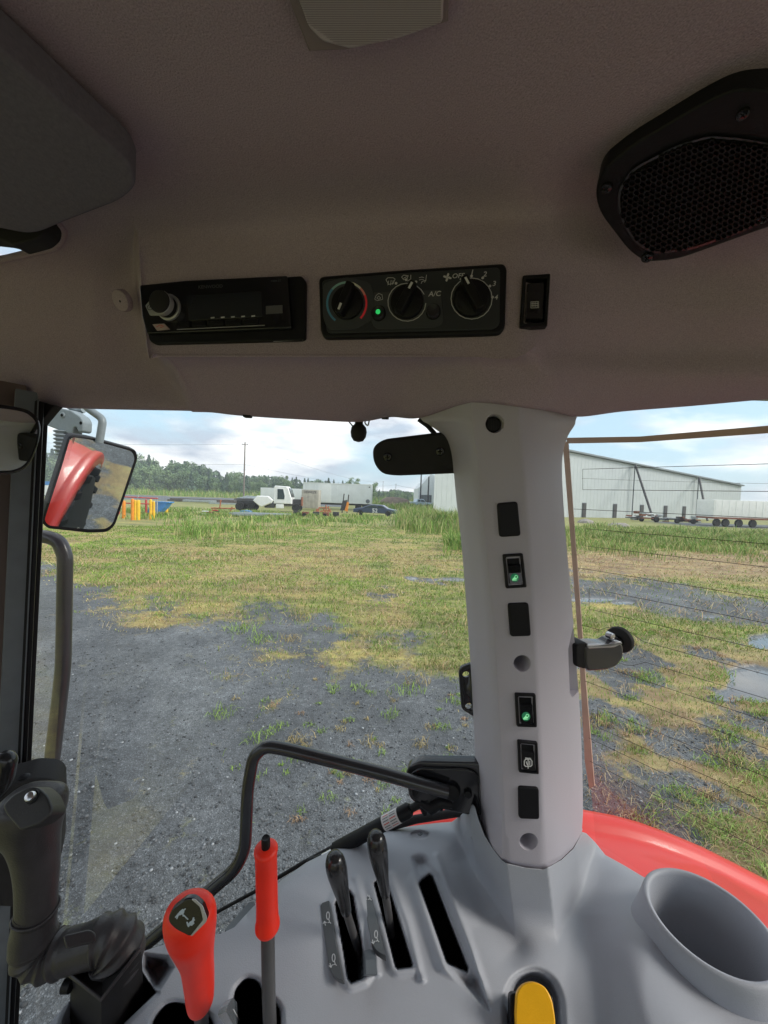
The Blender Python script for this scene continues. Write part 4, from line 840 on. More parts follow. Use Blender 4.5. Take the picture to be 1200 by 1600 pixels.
strokes('grille_ring', SPK, [rround(IN, 14, 4)+[rround(IN, 14, 4)[0]]], 3.2, .0138, M_paintb, e)
for a, c in ((1163, 157), (951, 276), (1014, 386), (1192, 323)):
    s_ = disc('screw', SPK, a, c, 8.5, .010, .0145, M_gloss, e, seg=16); strokes('screw_slot', SPK, [[(a-3, c-3), (a+3, c+3)], [(a+3, c-3), (a-3, c+3)]], 1.4, .0148, M_void, s_)
# ------------------------------------------------- radio
e = empty('car_radio', PANEL.hit(350, 490), 'black single slot car radio with silver ringed knob at the left of the overhead console', 'radio')
plate('surround', PANEL, rround([(228, 455), (300, 447), (474, 434), (479, 442), (479, 531), (474, 534), (245, 540), (237, 534), (231, 500)], 5), -.006, .0045, M_black, e, bev=2)
plate('faceplate', PANEL, rround([(229, 453), (300, 446), (455, 439), (461, 519), (240, 527), (233, 500)], 3), .0052, .011, M_gloss, e, bev=1.5)
plate('display', PANEL, rround([(303, 470), (416, 463), (418, 502), (305, 508)], 2), .0112, .0121, mat('display_glass', (.02, .022, .026), .06, spec=.7), e, bev=.5)
plate('tab', PANEL, rround([(239, 485), (245, 478), (262, 478), (262, 500), (246, 500)], 2), .0112, .0125, M_silver, e)
strokes('tab_icon', PANEL, [arc(247, 488, 4, 0, 360, 14), [(247, 485), (247, 489)]], .8, .0127, M_black, e)
M = PANEL.frame(275, 488); r_ = 19.5*PANEL.px(275, 488)
lathe('knob_ring', [(r_, .011), (r_, .0135), (r_*.9, .014), (r_*.88, .0112)], M, M_silver, e)
kn = lathe('knob', [(r_*.78, .011), (r_*.80, .017), (r_*.84, .025), (r_*.80, .0265), (r_*.70, .0272), (r_*.05, .0264)], PANEL.frame(273, 487), M_blackm, e); lathe('knob_band', [(r_*.80, .017), (r_*.85, .0172), (r_*.865, .0235), (r_*.82, .024)], PANEL.frame(273, 487), M_silver, kn)
for i, (a, c, w_) in enumerate(((288, 516, 18), (311, 515, 20), (336, 514, 22), (362, 513, 22), (389, 512, 22))): plate('button', PANEL, [(a, c-5), (a+w_, c-6), (a+w_, c+1), (a, c+2)], .0112, .0128, M_black, e, bev=.8)
strokes('trim_line', PANEL, [[(288, 521.5), (421, 515.5)]], 1.3, .0122, M_silver, e)
plate('source_button', PANEL, [(250, 513.5), (268, 512.5), (276, 521), (257, 523)], .0112, .0126, mat('pink_button', (.42, .33, .32), .5), e, bev=.8); strokes('button_mark', PANEL, [[(257, 518), (262, 515), (268, 517)], [(263, 519), (266, 518)]], 1, .0128, M_redpost, e)
plate('eject_button', PANEL, [(423, 486), (448, 484.5), (448, 496.5), (423, 498)], .0112, .0122, mat('smoked_button', (.10, .10, .105), .3), e, bev=.6)
text('radio_lettering', lambda a, c: PANEL.hit(a, c, .0113), 'KENWOOD', 338, 456, 5.2, -.05, M_faint, e); text('model_lettering', lambda a, c: PANEL.hit(a, c, .0113), 'KMM-BT', 438, 447.5, 3.2, -.05, M_faint, e)
for i in range(5): strokes('display_mark', PANEL, [[(340+i*15.5, 504-i*.6), (344+i*15.5, 503.6-i*.6)]], 2, .0123, M_dimwhite, e)
strokes('chrome_edge', PANEL, [[(430, 535.2), (475, 532.6)]], 1.6, .0035, M_silver, e)
# ------------------------------------------------- climate panel
e = empty('climate_panel', PANEL.hit(640, 478), 'black heater control panel with three rotary dials', 'control panel')
plate('surround', PANEL, rround([(500, 436), (640, 425), (786, 416), (791, 424), (788, 515), (780, 526), (508, 532), (503, 520)], 9), -.006, .006, M_black, e, bev=4)
plate('faceplate', PANEL, rround([(506, 443), (640, 432), (780, 424), (779, 512), (770, 519), (514, 525)], 8), .0062, .0075, M_panel, e, bev=1)
plate('face_step', PANEL, rround([(508, 449), (545, 439), (582, 448), (587, 470), (585, 505), (560, 519), (516, 521), (508, 500)], 9), .0077, .0085, mat('panel_step', (.045, .05, .055), .45), e, bev=.6)
plate('face_step', PANEL, rround([(583, 463), (690, 459), (693, 512), (680, 517), (590, 519), (582, 508)], 6), .0077, .0083, MATS['panel_step'], e, bev=.6)
H = .0088
def dial(cx, cy, r, pa, label, marker_r=.62):
    M = PANEL.frame(cx, cy, H-.001); k = PANEL.px(cx, cy); R = r*k
    d = lathe('dial', [(R, 0), (R*.97, .004), (R*.9, .0048), (R*.1, .005)], M, M_black, e, 32); d['label'] = label
    dx, dy = math.cos(pa), math.sin(pa); nx, ny = -dy, dx; L_, W_ = r*.96, r*.26
    pts = [(cx+dx*a*L_+nx*b_*W_, cy+dy*a*L_+ny*b_*W_) for a, b_ in ((-1, -.9), (-1.04, 0), (-1, .9), (.2, 1), (1, .75), (1.05, 0), (1, -.75), (.2, -1))]
    plate('grip', PANEL, pts, H+.0042, H+.015, M_black, d, bev=2.2); q0, q1 = .48, .78
    strokes('pointer', PANEL, [[(cx+dx*r*q0, cy+dy*r*q0), (cx+dx*r*q1, cy+dy*r*q1)]], 3.4, H+.0153, M_white, d)
dial(546, 480, 25, math.radians(112), 'temperature dial inside the blue to red arc'); dial(637, 478.5, 25.5, math.radians(-62), 'middle dial choosing the air outlet'); dial(736, 473, 27.5, math.radians(-118), 'fan speed dial')
def ringseg(name, cx, cy, r, a0, a1, w_, m, ry=None): strokes(name, PANEL, [arc(cx, cy, r, a0, a1, 20, ry)], w_, H, m, e)
for i in range(12):
    t = i/11; c = ((.08, .26, .42) if t < .35 else (.25, .45, .42) if t < .5 else (.75, .75, .6) if t < .72 else (.8, .3, .25) if t < .8 else (.95, .05, .08))
    m = mat('arc_%d' % i, c, .5); a0 = 232-i*22.9; strokes('temperature_arc', PANEL, [arc(545, 480, 30, a0, a0-23.2, 4, 32)], 3.2, H, m, e)
ringseg('dial_ring', 637, 478.5, 29, 25, 335-360+25+360-4, 1.2, M_dimwhite); ringseg('dial_ring', 736, 473, 31.5, 0, 360, 1.2, M_dimwhite)
TX = lambda a, c: PANEL.hit(a, c, H)
for s_, a, c, hh in (('A/C', 679, 466, 8), ('OFF', 715, 438.5, 7.5), ('1', 736, 433.5, 8.5), ('2', 756, 436, 8), ('3', 770, 450.5, 8), ('4', 773, 471.5, 7.5)): text('dial_lettering', TX, s_, a, c, hh, -.05, M_dimwhite, e, shear=.25, sx=1.05)
for a, c in ((720, 443.5), (736, 438.5), (753, 441.5), (764, 454), (768, 471), (620.5, 449.5), (636, 444), (651, 447.5)): disc('dial_dot', PANEL, a, c, 2.1, H, H+.0003, M_dimwhite, e, seg=10)
pet = []
for k in range(4):
    th = k*PI/2+.6; pet.append([(699+x*math.cos(th)-y*math.sin(th), 440.5+x*math.sin(th)+y*math.cos(th)) for x, y in ((0, 0), (1.5, -2.6), (6, -3.2), (6.2, -.6), (3, .6))])
strokes('fan_icon', PANEL, [], 1, H, M_dimwhite, e, pet)
strokes('defrost_icon', PANEL, [[(605, 444), (608, 441), (616, 441), (619, 443), (616, 450), (609, 451), (605, 444)], [(608, 452), (609, 446)], [(612, 452), (613, 445)], [(615, 451), (616, 445)]], .9, H, M_dimwhite, e)
strokes('vent_icon', PANEL, [[(629, 440), (632, 437), (639, 438), (637, 443), (632, 444), (629, 440)], [(632, 442), (637, 439)], [(643, 437), (643, 443), (638, 446)]], .9, H, M_dimwhite, e)
strokes('feet_icon', PANEL, [[(656, 441), (660, 440), (663, 441)], [(656, 444.5), (660, 443.5), (663, 444.5)], [(667, 437), (666, 445), (660, 447), (659, 450)], [(666, 445), (664, 448)]], .9, H, M_dimwhite, e)
strokes('recirculation_icon', PANEL, [[(588, 473), (590, 468), (594, 465), (599, 467), (600, 473)], [(588, 474), (592, 476), (600, 474)], [(591, 472), (594, 469), (597, 472), (594, 474), (591, 472)]], .8, H, M_dimwhite, e)
for a, c, lb in ((594, 496, 'push button with a glowing green centre'), (677.5, 494, 'unlit black push button')):
    M = PANEL.frame(a, c, H-.001); k = PANEL.px(a, c); q = lathe('push_button', [(11.2*k, 0), (11*k, .004), (9*k, .0062), (6.5*k, .0058), (.5*k, .0048)], M, M_knob, e, 24); q['label'] = lb
    if a < 600: disc('led', PANEL, a, c, 3.6, H+.0045, H+.0056, M_greenled, q, seg=14)
# ------------------------------------------------- rocker switches
def switch(pl, c4, label, icon=None, group=None, name='rocker_switch', recess=True, h=.003):
    """c4: outline corners tl, tr, br, bl as seen"""
    e = empty(name, pl.hit(sum(c[0] for c in c4)/4, sum(c[1] for c in c4)/4), label, 'switch', group)
    def q(a, b_):   # bilinear in the outline
        tl, tr, br, bl = [Vector(c) for c in c4]; w = (tl*(1-a)+tr*a)*(1-b_)+(bl*(1-a)+br*a)*b_; return (w.x, w.y)
    out = rround([q(0, 0), q(1, 0), q(1, 1), q(0, 1)], 2.5); i0 = rround([q(.14, .09), q(.86, .09), q(.86, .92), q(.14, .92)], 2)
    V = [pl.hit(a, c, -.004) for a, c in out]+[pl.hit(a, c, h*.7) for a, c in out]; o2 = inset2(out, 1.2); V += [pl.hit(a, c, h) for a, c in o2]; n_ = len(out)
    V += [pl.hit(a, c, h) for a, c in inset2(i0, -.8)]+[pl.hit(a, c, -.006) for a, c in i0]
    F_ = []
    for k in range(4):
        for s_ in range(n_): F_.append((k*n_+s_, k*n_+(s_+1) % n_, (k+1)*n_+(s_+1) % n_, (k+1)*n_+s_))
    F_.append(tuple(range(4*n_, 5*n_))); bz = mobj('bezel', V, F_, M_black, e, True, sharp=30); fixn(bz)
    # rocker paddle: a two-facet wedge, pressed at the top
    def row(b_, hh): return [pl.hit(*q(.2, b_), hh), pl.hit(*q(.8, b_), hh)]
    rows = [row(.14, -.005), row(.14, h*.2), row(.30, h*.1), row(.34, h*1.1), row(.56, h*.75), row(.86, h*1.5), row(.88, -.005)]
    V = [p for r_ in rows for p in r_]; F_ = [(2*k, 2*k+1, 2*k+3, 2*k+2) for k in range(6)]+[tuple(range(0, 14, 2)), tuple(range(13, 0, -2))]
    rk = mobj('rocker', V, F_, M_gloss if icon != 'wiper' else M_black, e); fixn(rk)
    PL2 = Plane(pl.hit(*q(.2, .56), h*.75), pl.hit(*q(.8, .56), h*.75), pl.hit(*q(.5, .86), h*1.5))
    cx, cy = q(.5, .71); w_ = (Vector(c4[1])-Vector(c4[0])).length
    if icon in ('beam', 'beamdim'):
        disc('lamp_window', PL2, cx, cy, w_*.21, .0002, .0005, M_greenled if 0 else M_greendim, rk, seg=24)
        s = w_/34
        strokes('work_light_icon', PL2, [arc(cx+2*s, cy-1.5*s, 2.4*s, 0, 360, 12), [(cx-1*s, cy+1*s), (cx+3*s, cy+2.4*s)], [(cx-4*s, cy+4.5*s), (cx+2.5*s, cy+4.2*s)], [(cx-4.5*s, cy+3*s), (cx-.5*s, cy-1.2*s)]], 1.1*s, .0007, M_greenicon, rk, [[(cx-4.5*s, cy+4*s), (cx-.5*s, cy-1.5*s), (cx+1.5*s, cy+3*s)]])
    if icon == 'wiper':
        strokes('wiper_icon', PL2, [[(cx-6, cy-3), (cx-4, cy-6), (cx+4, cy-6), (cx+6, cy-3), (cx+6, cy+3), (cx+4, cy+5), (cx-4, cy+5), (cx-6, cy+3), (cx-6, cy-3)], [(cx, cy-7), (cx, cy+8)], [(cx-3, cy-2), (cx-1, cy+3)], [(cx+2.5, cy-3), (cx+2.5, cy+3)], [(cx-4, cy-8), (cx-1, cy-7.6)], [(cx+1, cy-7.6), (cx+4, cy-8)]], 1.5, .0006, M_white, rk)
    if icon == 'heat':
        strokes('rear_demist_icon', PL2, [[(cx-6, cy-13), (cx+6, cy-13.5), (cx+6, cy-4), (cx-6, cy-3.5), (cx-6, cy-13)]]+[[(cx-4+k*2.8, cy-13), (cx-4+k*2.8, cy-5)] for k in range(4)]+[[(cx-5, cy-10), (cx+5, cy-10.4)], [(cx-5, cy-7), (cx+5, cy-7.4)]], .7, .0045, M_dimwhite, rk)
    return e
switch(PANEL, [(816, 433), (859, 430), (854, 512), (811, 514)], 'black rocker switch with a rear demister symbol right of the heater panel', 'heat', h=.004)
# ------------------------------------------------- grey pillar
def sec(v, uL, uFL, uFR, uR, dF, dS, dip=0):
    """one horizontal ring of the pillar as (u, v, depth)"""
    pts = []
    w = 2.6
    pts += [(uL+6, v, dS+.07), (uL, v, dS), (uL+(uFL-uL)*.33, v, dS+(dF-dS)*.38), (uL+(uFL-uL)*.7, v, dS+(dF-dS)*.78), (uFL-w, v, dF+.0035), (uFL+w*.5, v, dF+.0006), (uFL+w*2, v, dF)]
    m = (uFL+uFR)/2; pts += [(m, v, dF)]
    pts += [(uFR-w*2, v, dF), (uFR-w*.5, v, dF+.0006), (uFR+w, v, dF+.0035), (uFR+(uR-uFR)*.35, v, dF+(dS-dF)*.25), (uFR+(uR-uFR)*.68, v, dF+(dS-dF)*.62), (uR, v, dS), (uR-6, v, dS+.07)]
    return [P(*p) for p in pts]
dfr = lambda v: .462+(v-650)/700*.034
def mk(v, *a, dS=None): return sec(v, *a, dfr(v), dS or dfr(v)+.085)
S = [mk(600, 640, 733, 814, 925, dS=.575), mk(650, 655, 736, 813, 902), mk(664, 671, 738, 813.5, 898), mk(680, 692, 740, 815, 888), mk(700, 702, 743, 816, 881), mk(730, 708, 746, 819, 878), mk(780, 713, 751, 823, 880), mk(850, 721, 758, 829, 885), mk(950, 729, 768, 835, 894), mk(1050, 736, 775, 840, 902), mk(1150, 741, 781, 845, 908), mk(1230, 744.5, 785, 848, 910.5), mk(1270, 746, 787, 849.5, 911)]
# below this the trim closes in a U; rows follow the curve of the joint
def botrow(t):
    base = [(746, 1275), (747, 1280), (757, 1304), (770, 1325), (784, 1343), (792, 1348), (801, 1351), (823, 1355), (841, 1358), (848, 1358), (857, 1354), (876, 1343), (895, 1325), (909, 1302), (910, 1296)]
    top = [p for p in S[-1]]; out = []
    for (u, v), p in zip(base, top):
        a, c, d = project(np.array([p])); uu_ = a[0]*(1-t)+u*t; v_ = 1270*(1-t)+v*t; out.append(P(uu_, v_, d[0]+(.0 if t < 1 else .004)+.004*t))
    return out
S += [botrow(.35), botrow(.7), botrow(.93), botrow(1.0)]
V = np.array([[list(p) for p in r_] for r_ in S])
def refine_rows(A, s):
    A2 = np.concatenate([2*A[:1]-A[1:2], A, 2*A[-1:]-A[-2:-1]]); out = []
    for i in range(1, len(A2)-2):
        n_ = s
        for k in range(n_): out.append(cr(A2[i-1], A2[i], A2[i+1], A2[i+2], k/n_) if 1 < i < len(S)-5 else A2[i]*(1-k/n_)+A2[i+1]*k/n_)
    out.append(A2[-2]); return np.array(out)
V = refine_rows(V, 5)
pil = loft('pillar_trim', [[Vector(p) for p in r_] for r_ in V], M_pillar, None, True, True); tag(pil, 'tall grey plastic pillar trim carrying a column of switches', 'pillar trim')
PF = Plane(P(790, 700, dfr(700)), P(820, 700, dfr(700)), P(805, 1300, dfr(1300)))
# round sockets and the recess by the window latch, cut out of the trim
cut = []
for (u, v, r) in ((773, 662, 14), (816, 1037, 13), (826, 1315, 13.5)):
    M = PF.frame(u, v); k = r*PF.px(u, v); cut.append(lathe('cut', [(k*.75, -.055), (k*.9, -.014), (k*.96, -.003), (k*1.06, .0), (k*1.3, .01)], M, M_pillar, seg=28))
RCP = Plane(P(872, 1010, .572), P(905, 1010, .570), P(872, 1080, .574))
cut.append(plate('cut', RCP, rround([(897, 966), (945, 940), (945, 1079), (884, 1078), (878, 1070), (876, 1004)], 4), -.0, .06, M_pillar, bev=.5))
boolean(pil, cut)
pil.data.polygons.foreach_set('use_smooth', [True]*len(pil.data.polygons))
try: pil.data.set_sharp_from_angle(angle=math.radians(28))
except Exception: pass
e = empty('grab_strap_socket', PF.hit(773, 662), 'black plug in the top round socket of the grey pillar', 'plug'); disc('plug', PF, 773, 662, 12, -.018, -.004, M_black, e); 
for i in range(5): strokes('plug_rib', PF, [[(765+i*4, 654), (765+i*4, 670)]], 1.2, -.0037, M_blackm, e)
for u, v, lb in ((816, 1037, 'hex screw deep in the middle round socket'), (826, 1315, 'screw deep in the lowest round socket')):
    pass
def blank(c4, label):
    q = plate('blank_cover', PF, rround(c4, 5), -.004, .0032, M_black, bev=2.4, steps=2); return tag(q, label, 'blanking plate', 'blanking plates in the grey pillar')
blank([(776, 786), (808, 783.5), (813, 837), (780, 839)], 'blank black cover, topmost plate in the grey pillar'); blank([(793, 942), (825, 941), (829, 993), (797, 994)], 'blank black cover between the upper lit switch and the middle round socket'); blank([(809, 1227), (841, 1229), (842, 1278), (810, 1277)], 'blank black cover just above the lowest round socket')
switch(PF, [(785, 866), (816, 864), (822, 917), (790, 919)], 'upper rocker switch with green lit work light symbol', 'beam', 'rocker switches in the grey pillar')
switch(PF, [(804, 1082), (836, 1083), (838, 1135), (807, 1134)], 'lower rocker switch with green lit work light symbol', 'beam', 'rocker switches in the grey pillar')
switch(PF, [(808, 1155), (839, 1158), (841, 1208), (810, 1205)], 'black rocker switch with white rear wiper symbol', 'wiper', 'rocker switches in the grey pillar')
# things at the edges of the pillar
HP = Plane(P(640, 710, .565), P(700, 706, .555), P(645, 740, .57))
e = empty('hinge_cover', HP.hit(640, 710), 'dark rounded cover plate with two screws left of the pillar top', 'cover plate')
plate('plate', HP, rround([(583, 698), (600, 686), (690, 675), (740, 672), (740, 738), (620, 743), (597, 740), (584, 722)], 16, 6), -.012, .008, M_blackm, e, bev=5)
for a, c in ((607, 713.5), (688, 705)):
    s_ = disc('screw', HP, a, c, 6.8, .007, .0105, M_gloss, e, seg=16); strokes('screw_cross', HP, [[(a-3, c), (a+3, c)], [(a, c-3), (a, c+3)]], 1.6, .0108, M_void, s_)
BK = Plane(P(728, 1070, .585), P(740, 1070, .585), P(728, 1110, .59))
br_ = plate('bracket_plate', BK, rround([(716, 1047), (719, 1040), (735, 1034), (760, 1034), (760, 1118), (738, 1116), (720, 1104)], 5), 0, .006, M_paintb, bev=1)
boolean(br_, [disc('cut', BK, a, c, 5.6, -.02, .03, M_paintb, None, bev=.01, seg=20) for a, c in ((727, 1051), (731, 1100))]); tag(br_, 'black bracket plate with two bolt holes sticking out left of the pillar', 'bracket')
tag(tube('door_seal', [P(654, 655, .565), P(668, 665, .565), P(690, 690, .56), P(703, 715, .56)], .0035, M_blackm, seg=8), 'thin black seal curving under the headliner left of the pillar', 'seal')
# ball hook and small clips along the header
e = empty('coat_hook', P(560, 660, .60), 'small black ball hook hanging from the header', 'hook')
lathe('ball', [(.0015, -.0165), (.0075, -.0148), (.0115, -.009), (.0128, -.001), (.0115, .006), (.0065, .0115), (.0062, .020)], Matrix.Translation(P(560.5, 674, .60)), M_blackm, e, 24); tube('stay', [P(543, 656, .6), P(552, 667, .6)], .001, M_black, e, 8); tube('wire_loop', [P(571, 656, .6), P(570, 661, .6), P(575, 666, .6), P(577, 657, .6)], .0012, M_steel, e, 8, .003)
for u, v, lb in ((387, 649, 'small black clip under the left part of the header'), (602, 651, 'tiny black clip between ball hook and pillar'), (1021, 631, 'black clip under the header above the rear window'), (905, 643, 'little dark clip at the right top corner of the pillar')):
    tag(box('trim_clip', Matrix.Translation(P(u, v, .575)), .011, .012, .007, M_blackm, None, .002), lb, 'clip')
# ------------------------------------------------- rear window
WA, WB = P(884, 690, .72), P(1200, 677, .515); wd = (WB-WA); wdh = Vector((wd.x, wd.y, 0)).normalized()
WP = Plane(WA, WA+wdh, WA+Vector((.055, .045, -.55)))
rw = empty('rear_window', WA, 'rear quarter window with brown edge band and thin heating wires', 'window')
plate('edge_band', WP, [(884, 684), (1000, 682), (1200, 665), (1500, 640), (1500, 652), (1200, 677), (1000, 691), (887, 693)], -.002, .001, M_window, rw, bev=.4)
plate('edge_band', WP, [(879, 685), (888, 693), (897, 820), (907, 950), (915, 1060), (929, 1228), (921, 1232), (914, 1190), (905, 1020), (893, 860)], -.002, .0012, M_window, rw, bev=.4)
def hz(v0, a, b_, nseg=10, bulge=None):
    """heating wire: level line on the pane starting at height v0 near u=915"""
    z = WP.hit(915, v0).z; out = []
    for i in range(nseg+1):
        u = a+(b_-a)*i/nseg
        # point of the pane on sight column u at level z
        lo, hi = 500, 2600
        for _ in range(40):
            m = (lo+hi)/2
            if WP.hit(u, m).z > z: lo = m
            else: hi = m
        out.append([u, lo])
    return out
def hwire(px): tube('heater_wire', [WP.hit(a, c, .0012) for a, c in px], .00045, M_wire, rw, seg=5)
for top, bot, ul in ((733, 765, 911), (826, 853, 914.5), (918, 950, 921), (1097, 1127, 934)):
    a = hz(top, ul, 1300); c = hz(bot, ul, 1300); hwire(a[::-1]+c)
for v0, u0 in ((796, 897), (889, 903), (1032, 912), (1064, 914), (1150, 920), (1185, 922)): hwire(hz(v0, u0, 1300))
l1 = hz(978, 908, 1300, 40); l2 = hz(1006, 912, 1300, 40)
for q in l1:
    if 940 < q[0] < 1000: q[1] -= 12*math.sin((q[0]-940)/60*PI)**.7
for q in l2:
    if 940 < q[0] < 1005: q[1] += 14*math.sin((q[0]-940)/65*PI)**.7
hwire(l1); hwire(l2)
flat('pane', WP, [(882, 640), (1500, 560), (1500, 1900), (1180, 1800), (932, 1330), (912, 1100), (896, 900)], 0, M_glass, rw)
# latch with round knob
lt = empty('window_latch', P(905, 1015, .56), 'black window latch with chrome top arm and round rubber disc', 'latch')
LP = Plane(P(920, 1020, .585), P(965, 1018, .60), P(920, 1045, .587)); 
plate('hinge_block', LP, rround([(891, 1003), (906, 998), (912, 1004), (912, 1036), (905, 1040), (891, 1036)], 4), -.01, .012, M_black, lt, bev=2)
arm = plate('arm', LP, rround([(903, 1004), (925, 1002), (943, 1003), (950, 998), (958, 997), (963, 1005), (963, 1022), (953, 1035), (938, 1041), (908, 1043), (903, 1034)], 5), -.012, .014, M_paintb, lt, bev=4, steps=4)
plate('arm_top', LP, rround([(906, 1002.5), (925, 1001.5), (943, 1002.5), (951, 997), (957, 996.5), (961, 1000), (948, 1006), (908, 1008)], 2), .009, .0145, M_silver, arm, bev=1.5)
DK = Plane(P(970, 1000, .66), P(988, 1004, .645), P(972, 1018, .66)); disc('disc', DK, 967, 1000, 20, -.006, .003, M_blackm, lt, bev=.15); disc('washer', DK, 966, 1001, 9, .002, .010, M_gloss, lt)
s_ = disc('screw_head', DK, 966, 1001, 5, .010, .013, M_steel, lt, seg=14); strokes('screw_cross', DK, [[(963, 1001), (969, 1001)], [(966, 998), (966, 1004)]], 1.2, .0133, M_void, s_); disc('bush', LP, 951, 992, 5, -.002, .008, M_steel, lt, seg=12)
# ------------------------------------------------- side console (one moulded sheet)
VT = [(-120, 1780), (40, 1640), (75, 1602), (110, 1562), (150, 1525), (205, 1497), (222, 1487), (262, 1474), (300, 1466), (345, 1459), (366, 1449), (385, 1428), (402, 1410), (440, 1375), (478, 1348), (520, 1327), (560, 1311), (600, 1299), (640, 1291), (680, 1286), (706, 1284), (722, 1272), (738, 1256), (742, 1260),
      (748, 1282), (757, 1305), (770, 1326), (784, 1344), (792, 1349.5), (820, 1356), (848, 1359), (858, 1355), (877, 1344), (896, 1326), (910, 1300), (916, 1302), (930, 1316), (946, 1336), (975, 1352), (1005, 1370), (1040, 1385), (1075, 1400), (1120, 1425), (1200, 1480), (1320, 1560)]
SLOTS = [[(524, 1412), (534, 1392), (545, 1392), (551, 1400), (563, 1466), (571, 1522), (566, 1529), (549, 1536), (544, 1530)], [(585, 1380), (590, 1376), (600, 1379), (606, 1384), (644, 1507), (643, 1511), (622, 1514), (618, 1510)], [(655, 1381), (658, 1376), (671, 1366), (675, 1370), (731, 1514), (730, 1519), (700, 1505), (697, 1500)]]
HOLES = [rround([(365, 1570), (368, 1545), (385, 1528), (402, 1532), (413, 1552), (437, 1573), (441, 1640), (380, 1640)], 10), rround([(232, 1640), (240, 1592), (262, 1567), (285, 1567), (330, 1588), (345, 1640)], 14), [(219, 1517), (243, 1551), (196, 1596), (150, 1650), (84, 1650), (100, 1590), (112, 1562)]]
YH = rround([(795, 1640), (793, 1560), (806, 1528), (836, 1516), (862, 1532), (874, 1560), (878, 1640)], 16)
def console_depth(u, v):
    r = rays(u, v); zpl = -.535-.035*sstep(700, 1100, u)-.02*sstep(450, 200, u)
    d = zpl/r[:, 2] if r.ndim == 2 else zpl/r[..., 2]
    # collar round the pillar foot: a chamfered cylinder that flares into the sheet
    m = 822+(v-1340)*.12; w = np.abs(u-m)
    col_ = .4915+(v-1350)/700*.02+np.maximum(0, w-32)*.00145+np.maximum(0, w-80)*.0012
    k = .022; h_ = np.clip(.5+.5*(d-col_)/k, 0, 1); d = d*(1-h_)+col_*h_-k*h_*(1-h_)
    # gentle rise of the panel to the left of the slots and rounded outer edge
    d = d-.006*np.exp(-(((u-480)/55)**2+((v-1420)/120)**2))
    d = d+.010*np.exp(-np.maximum(0, dline(VT[11:23], u, v))/6.0)+.006*np.exp(-np.maximum(0, dline(VT[34:], u, v))/6.0)
    # scooped hollow between pillar foot and slots, and fold running to lower right
    d = d+.012*np.exp(-(dline([(725, 1345), (760, 1440), (800, 1480)], u, v)/26)**2)
    d = d+.010*np.exp(-(dline([(930, 1350), (905, 1430), (940, 1520), (970, 1640)], u, v)/30)**2)
    d = d-.008*np.exp(-(dline([(1010, 1480), (1060, 1600)], u, v)/60)**2)
    d = d-.032*sstep(260, 130, np.hypot(u-1140, (v-1540)/1.05))
    # raised cheeks along the slots
    for i, s_ in enumerate(SLOTS):
        q = sdf(s_, u, v); d = d-(.0035, .0035, .006)[i]*sstep(18+6*(i == 2), 4, q)*sstep(-1, 3, q)
    q = sdf(rround([(641, 1338), (662, 1334), (690, 1370), (740, 1500), (767, 1583), (712, 1530), (697, 1512), (654, 1385)], 8), u, v); d = d+.010*sstep(3, -9, q)
    for i, (x0, y0, x1, y1) in enumerate(((556, 1372, 590, 1520), (612, 1368, 660, 1530), (682, 1338, 762, 1560))): d = d-.004*np.exp(-(dline([(x0, y0), ((x0+x1)/2+3, (y0+y1)/2-6), (x1, y1)], u, v)/5.0)**2)
    for s_ in SLOTS: d = d+.075*sstep(1.2, -1.2, sdf(s_, u, v))
    for s_ in HOLES: q = sdf(s_, u, v); d = d+.003*sstep(9, 0, q)+.10*sstep(1.2, -1.2, q)
    q = sdf(YH, u, v); d = d+.004*sstep(12, 0, q)+.03*sstep(1, -6, q)
    q = sdf([(226, 1490), (262, 1494), (271, 1512), (250, 1546), (240, 1545), (222, 1512)], u, v); d = d+.028*sstep(0, -14, q)+.006*sstep(2, -2, q)
    q = np.hypot((u-655)/15, (v-1304.5)/6.5); d = d+.004*sstep(1.05, .9, q)
    return d
us = np.unique(np.concatenate([np.arange(-120, 1321, 2.0), [a for a, _ in VT]])); vt = np.interp(us, [a for a, _ in VT], [c for _, c in VT])
nrow = 260; tt_ = np.linspace(0, 1, nrow)**1.12; U_ = np.repeat(us[None], nrow, 0); V_ = vt[None]+tt_[:, None]*(1830-vt[None])
Dp = console_depth(U_.ravel(), V_.ravel()); pts = PN(U_.ravel(), V_.ravel(), Dp).reshape(nrow, len(us), 3)
sk0 = pts[0]+np.array([0, .02, -.06]); sk1 = pts[0]+np.array([0, .003, -.004])
inn = (us > 745) & (us < 908); d0_ = Dp.reshape(nrow, -1)[0]; sk1[inn] = PN(us, vt-2, d0_+.02)[inn]; sk0[inn] = PN(us, vt-6, d0_+.05)[inn]
skirt = np.array([sk0, sk1]); pts = np.concatenate([skirt[:1], skirt[1:], pts])
F = grid_faces_np(nrow+2, len(us))[:, ::-1]
cu = np.concatenate([U_[:1], U_[:1], U_]).ravel()[F].mean(1); cv2 = np.concatenate([V_[:1], V_[:1], V_]).ravel()[F].mean(1); rowi = np.repeat(np.arange(nrow+1), len(us)-1)
fc = pts.reshape(-1, 3)[F].mean(1); keepf = np.hypot(fc[:, 0]-.411, fc[:, 1]-.446) > .0625; F = F[keepf]; cu = cu[keepf]; cv2 = cv2[keepf]
dark = np.zeros(len(F), bool)
for s_ in SLOTS: dark |= sdf(s_, cu, cv2) < -.9
for s_ in HOLES: dark |= sdf(s_, cu, cv2) < -.9
console = big('side_console', pts.reshape(-1, 3), F, [M_console, M_void], smooth=True); console.data.polygons.foreach_set('material_index', dark.astype(np.int32))
tag(console, 'moulded grey side console around the levers at the pillar foot', 'console')
def CS(u, v, h=.0015): # point just above the console sheet
    d = float(console_depth(np.array([float(u)]), np.array([float(v)]))[0]); return P(u, v, d-h)
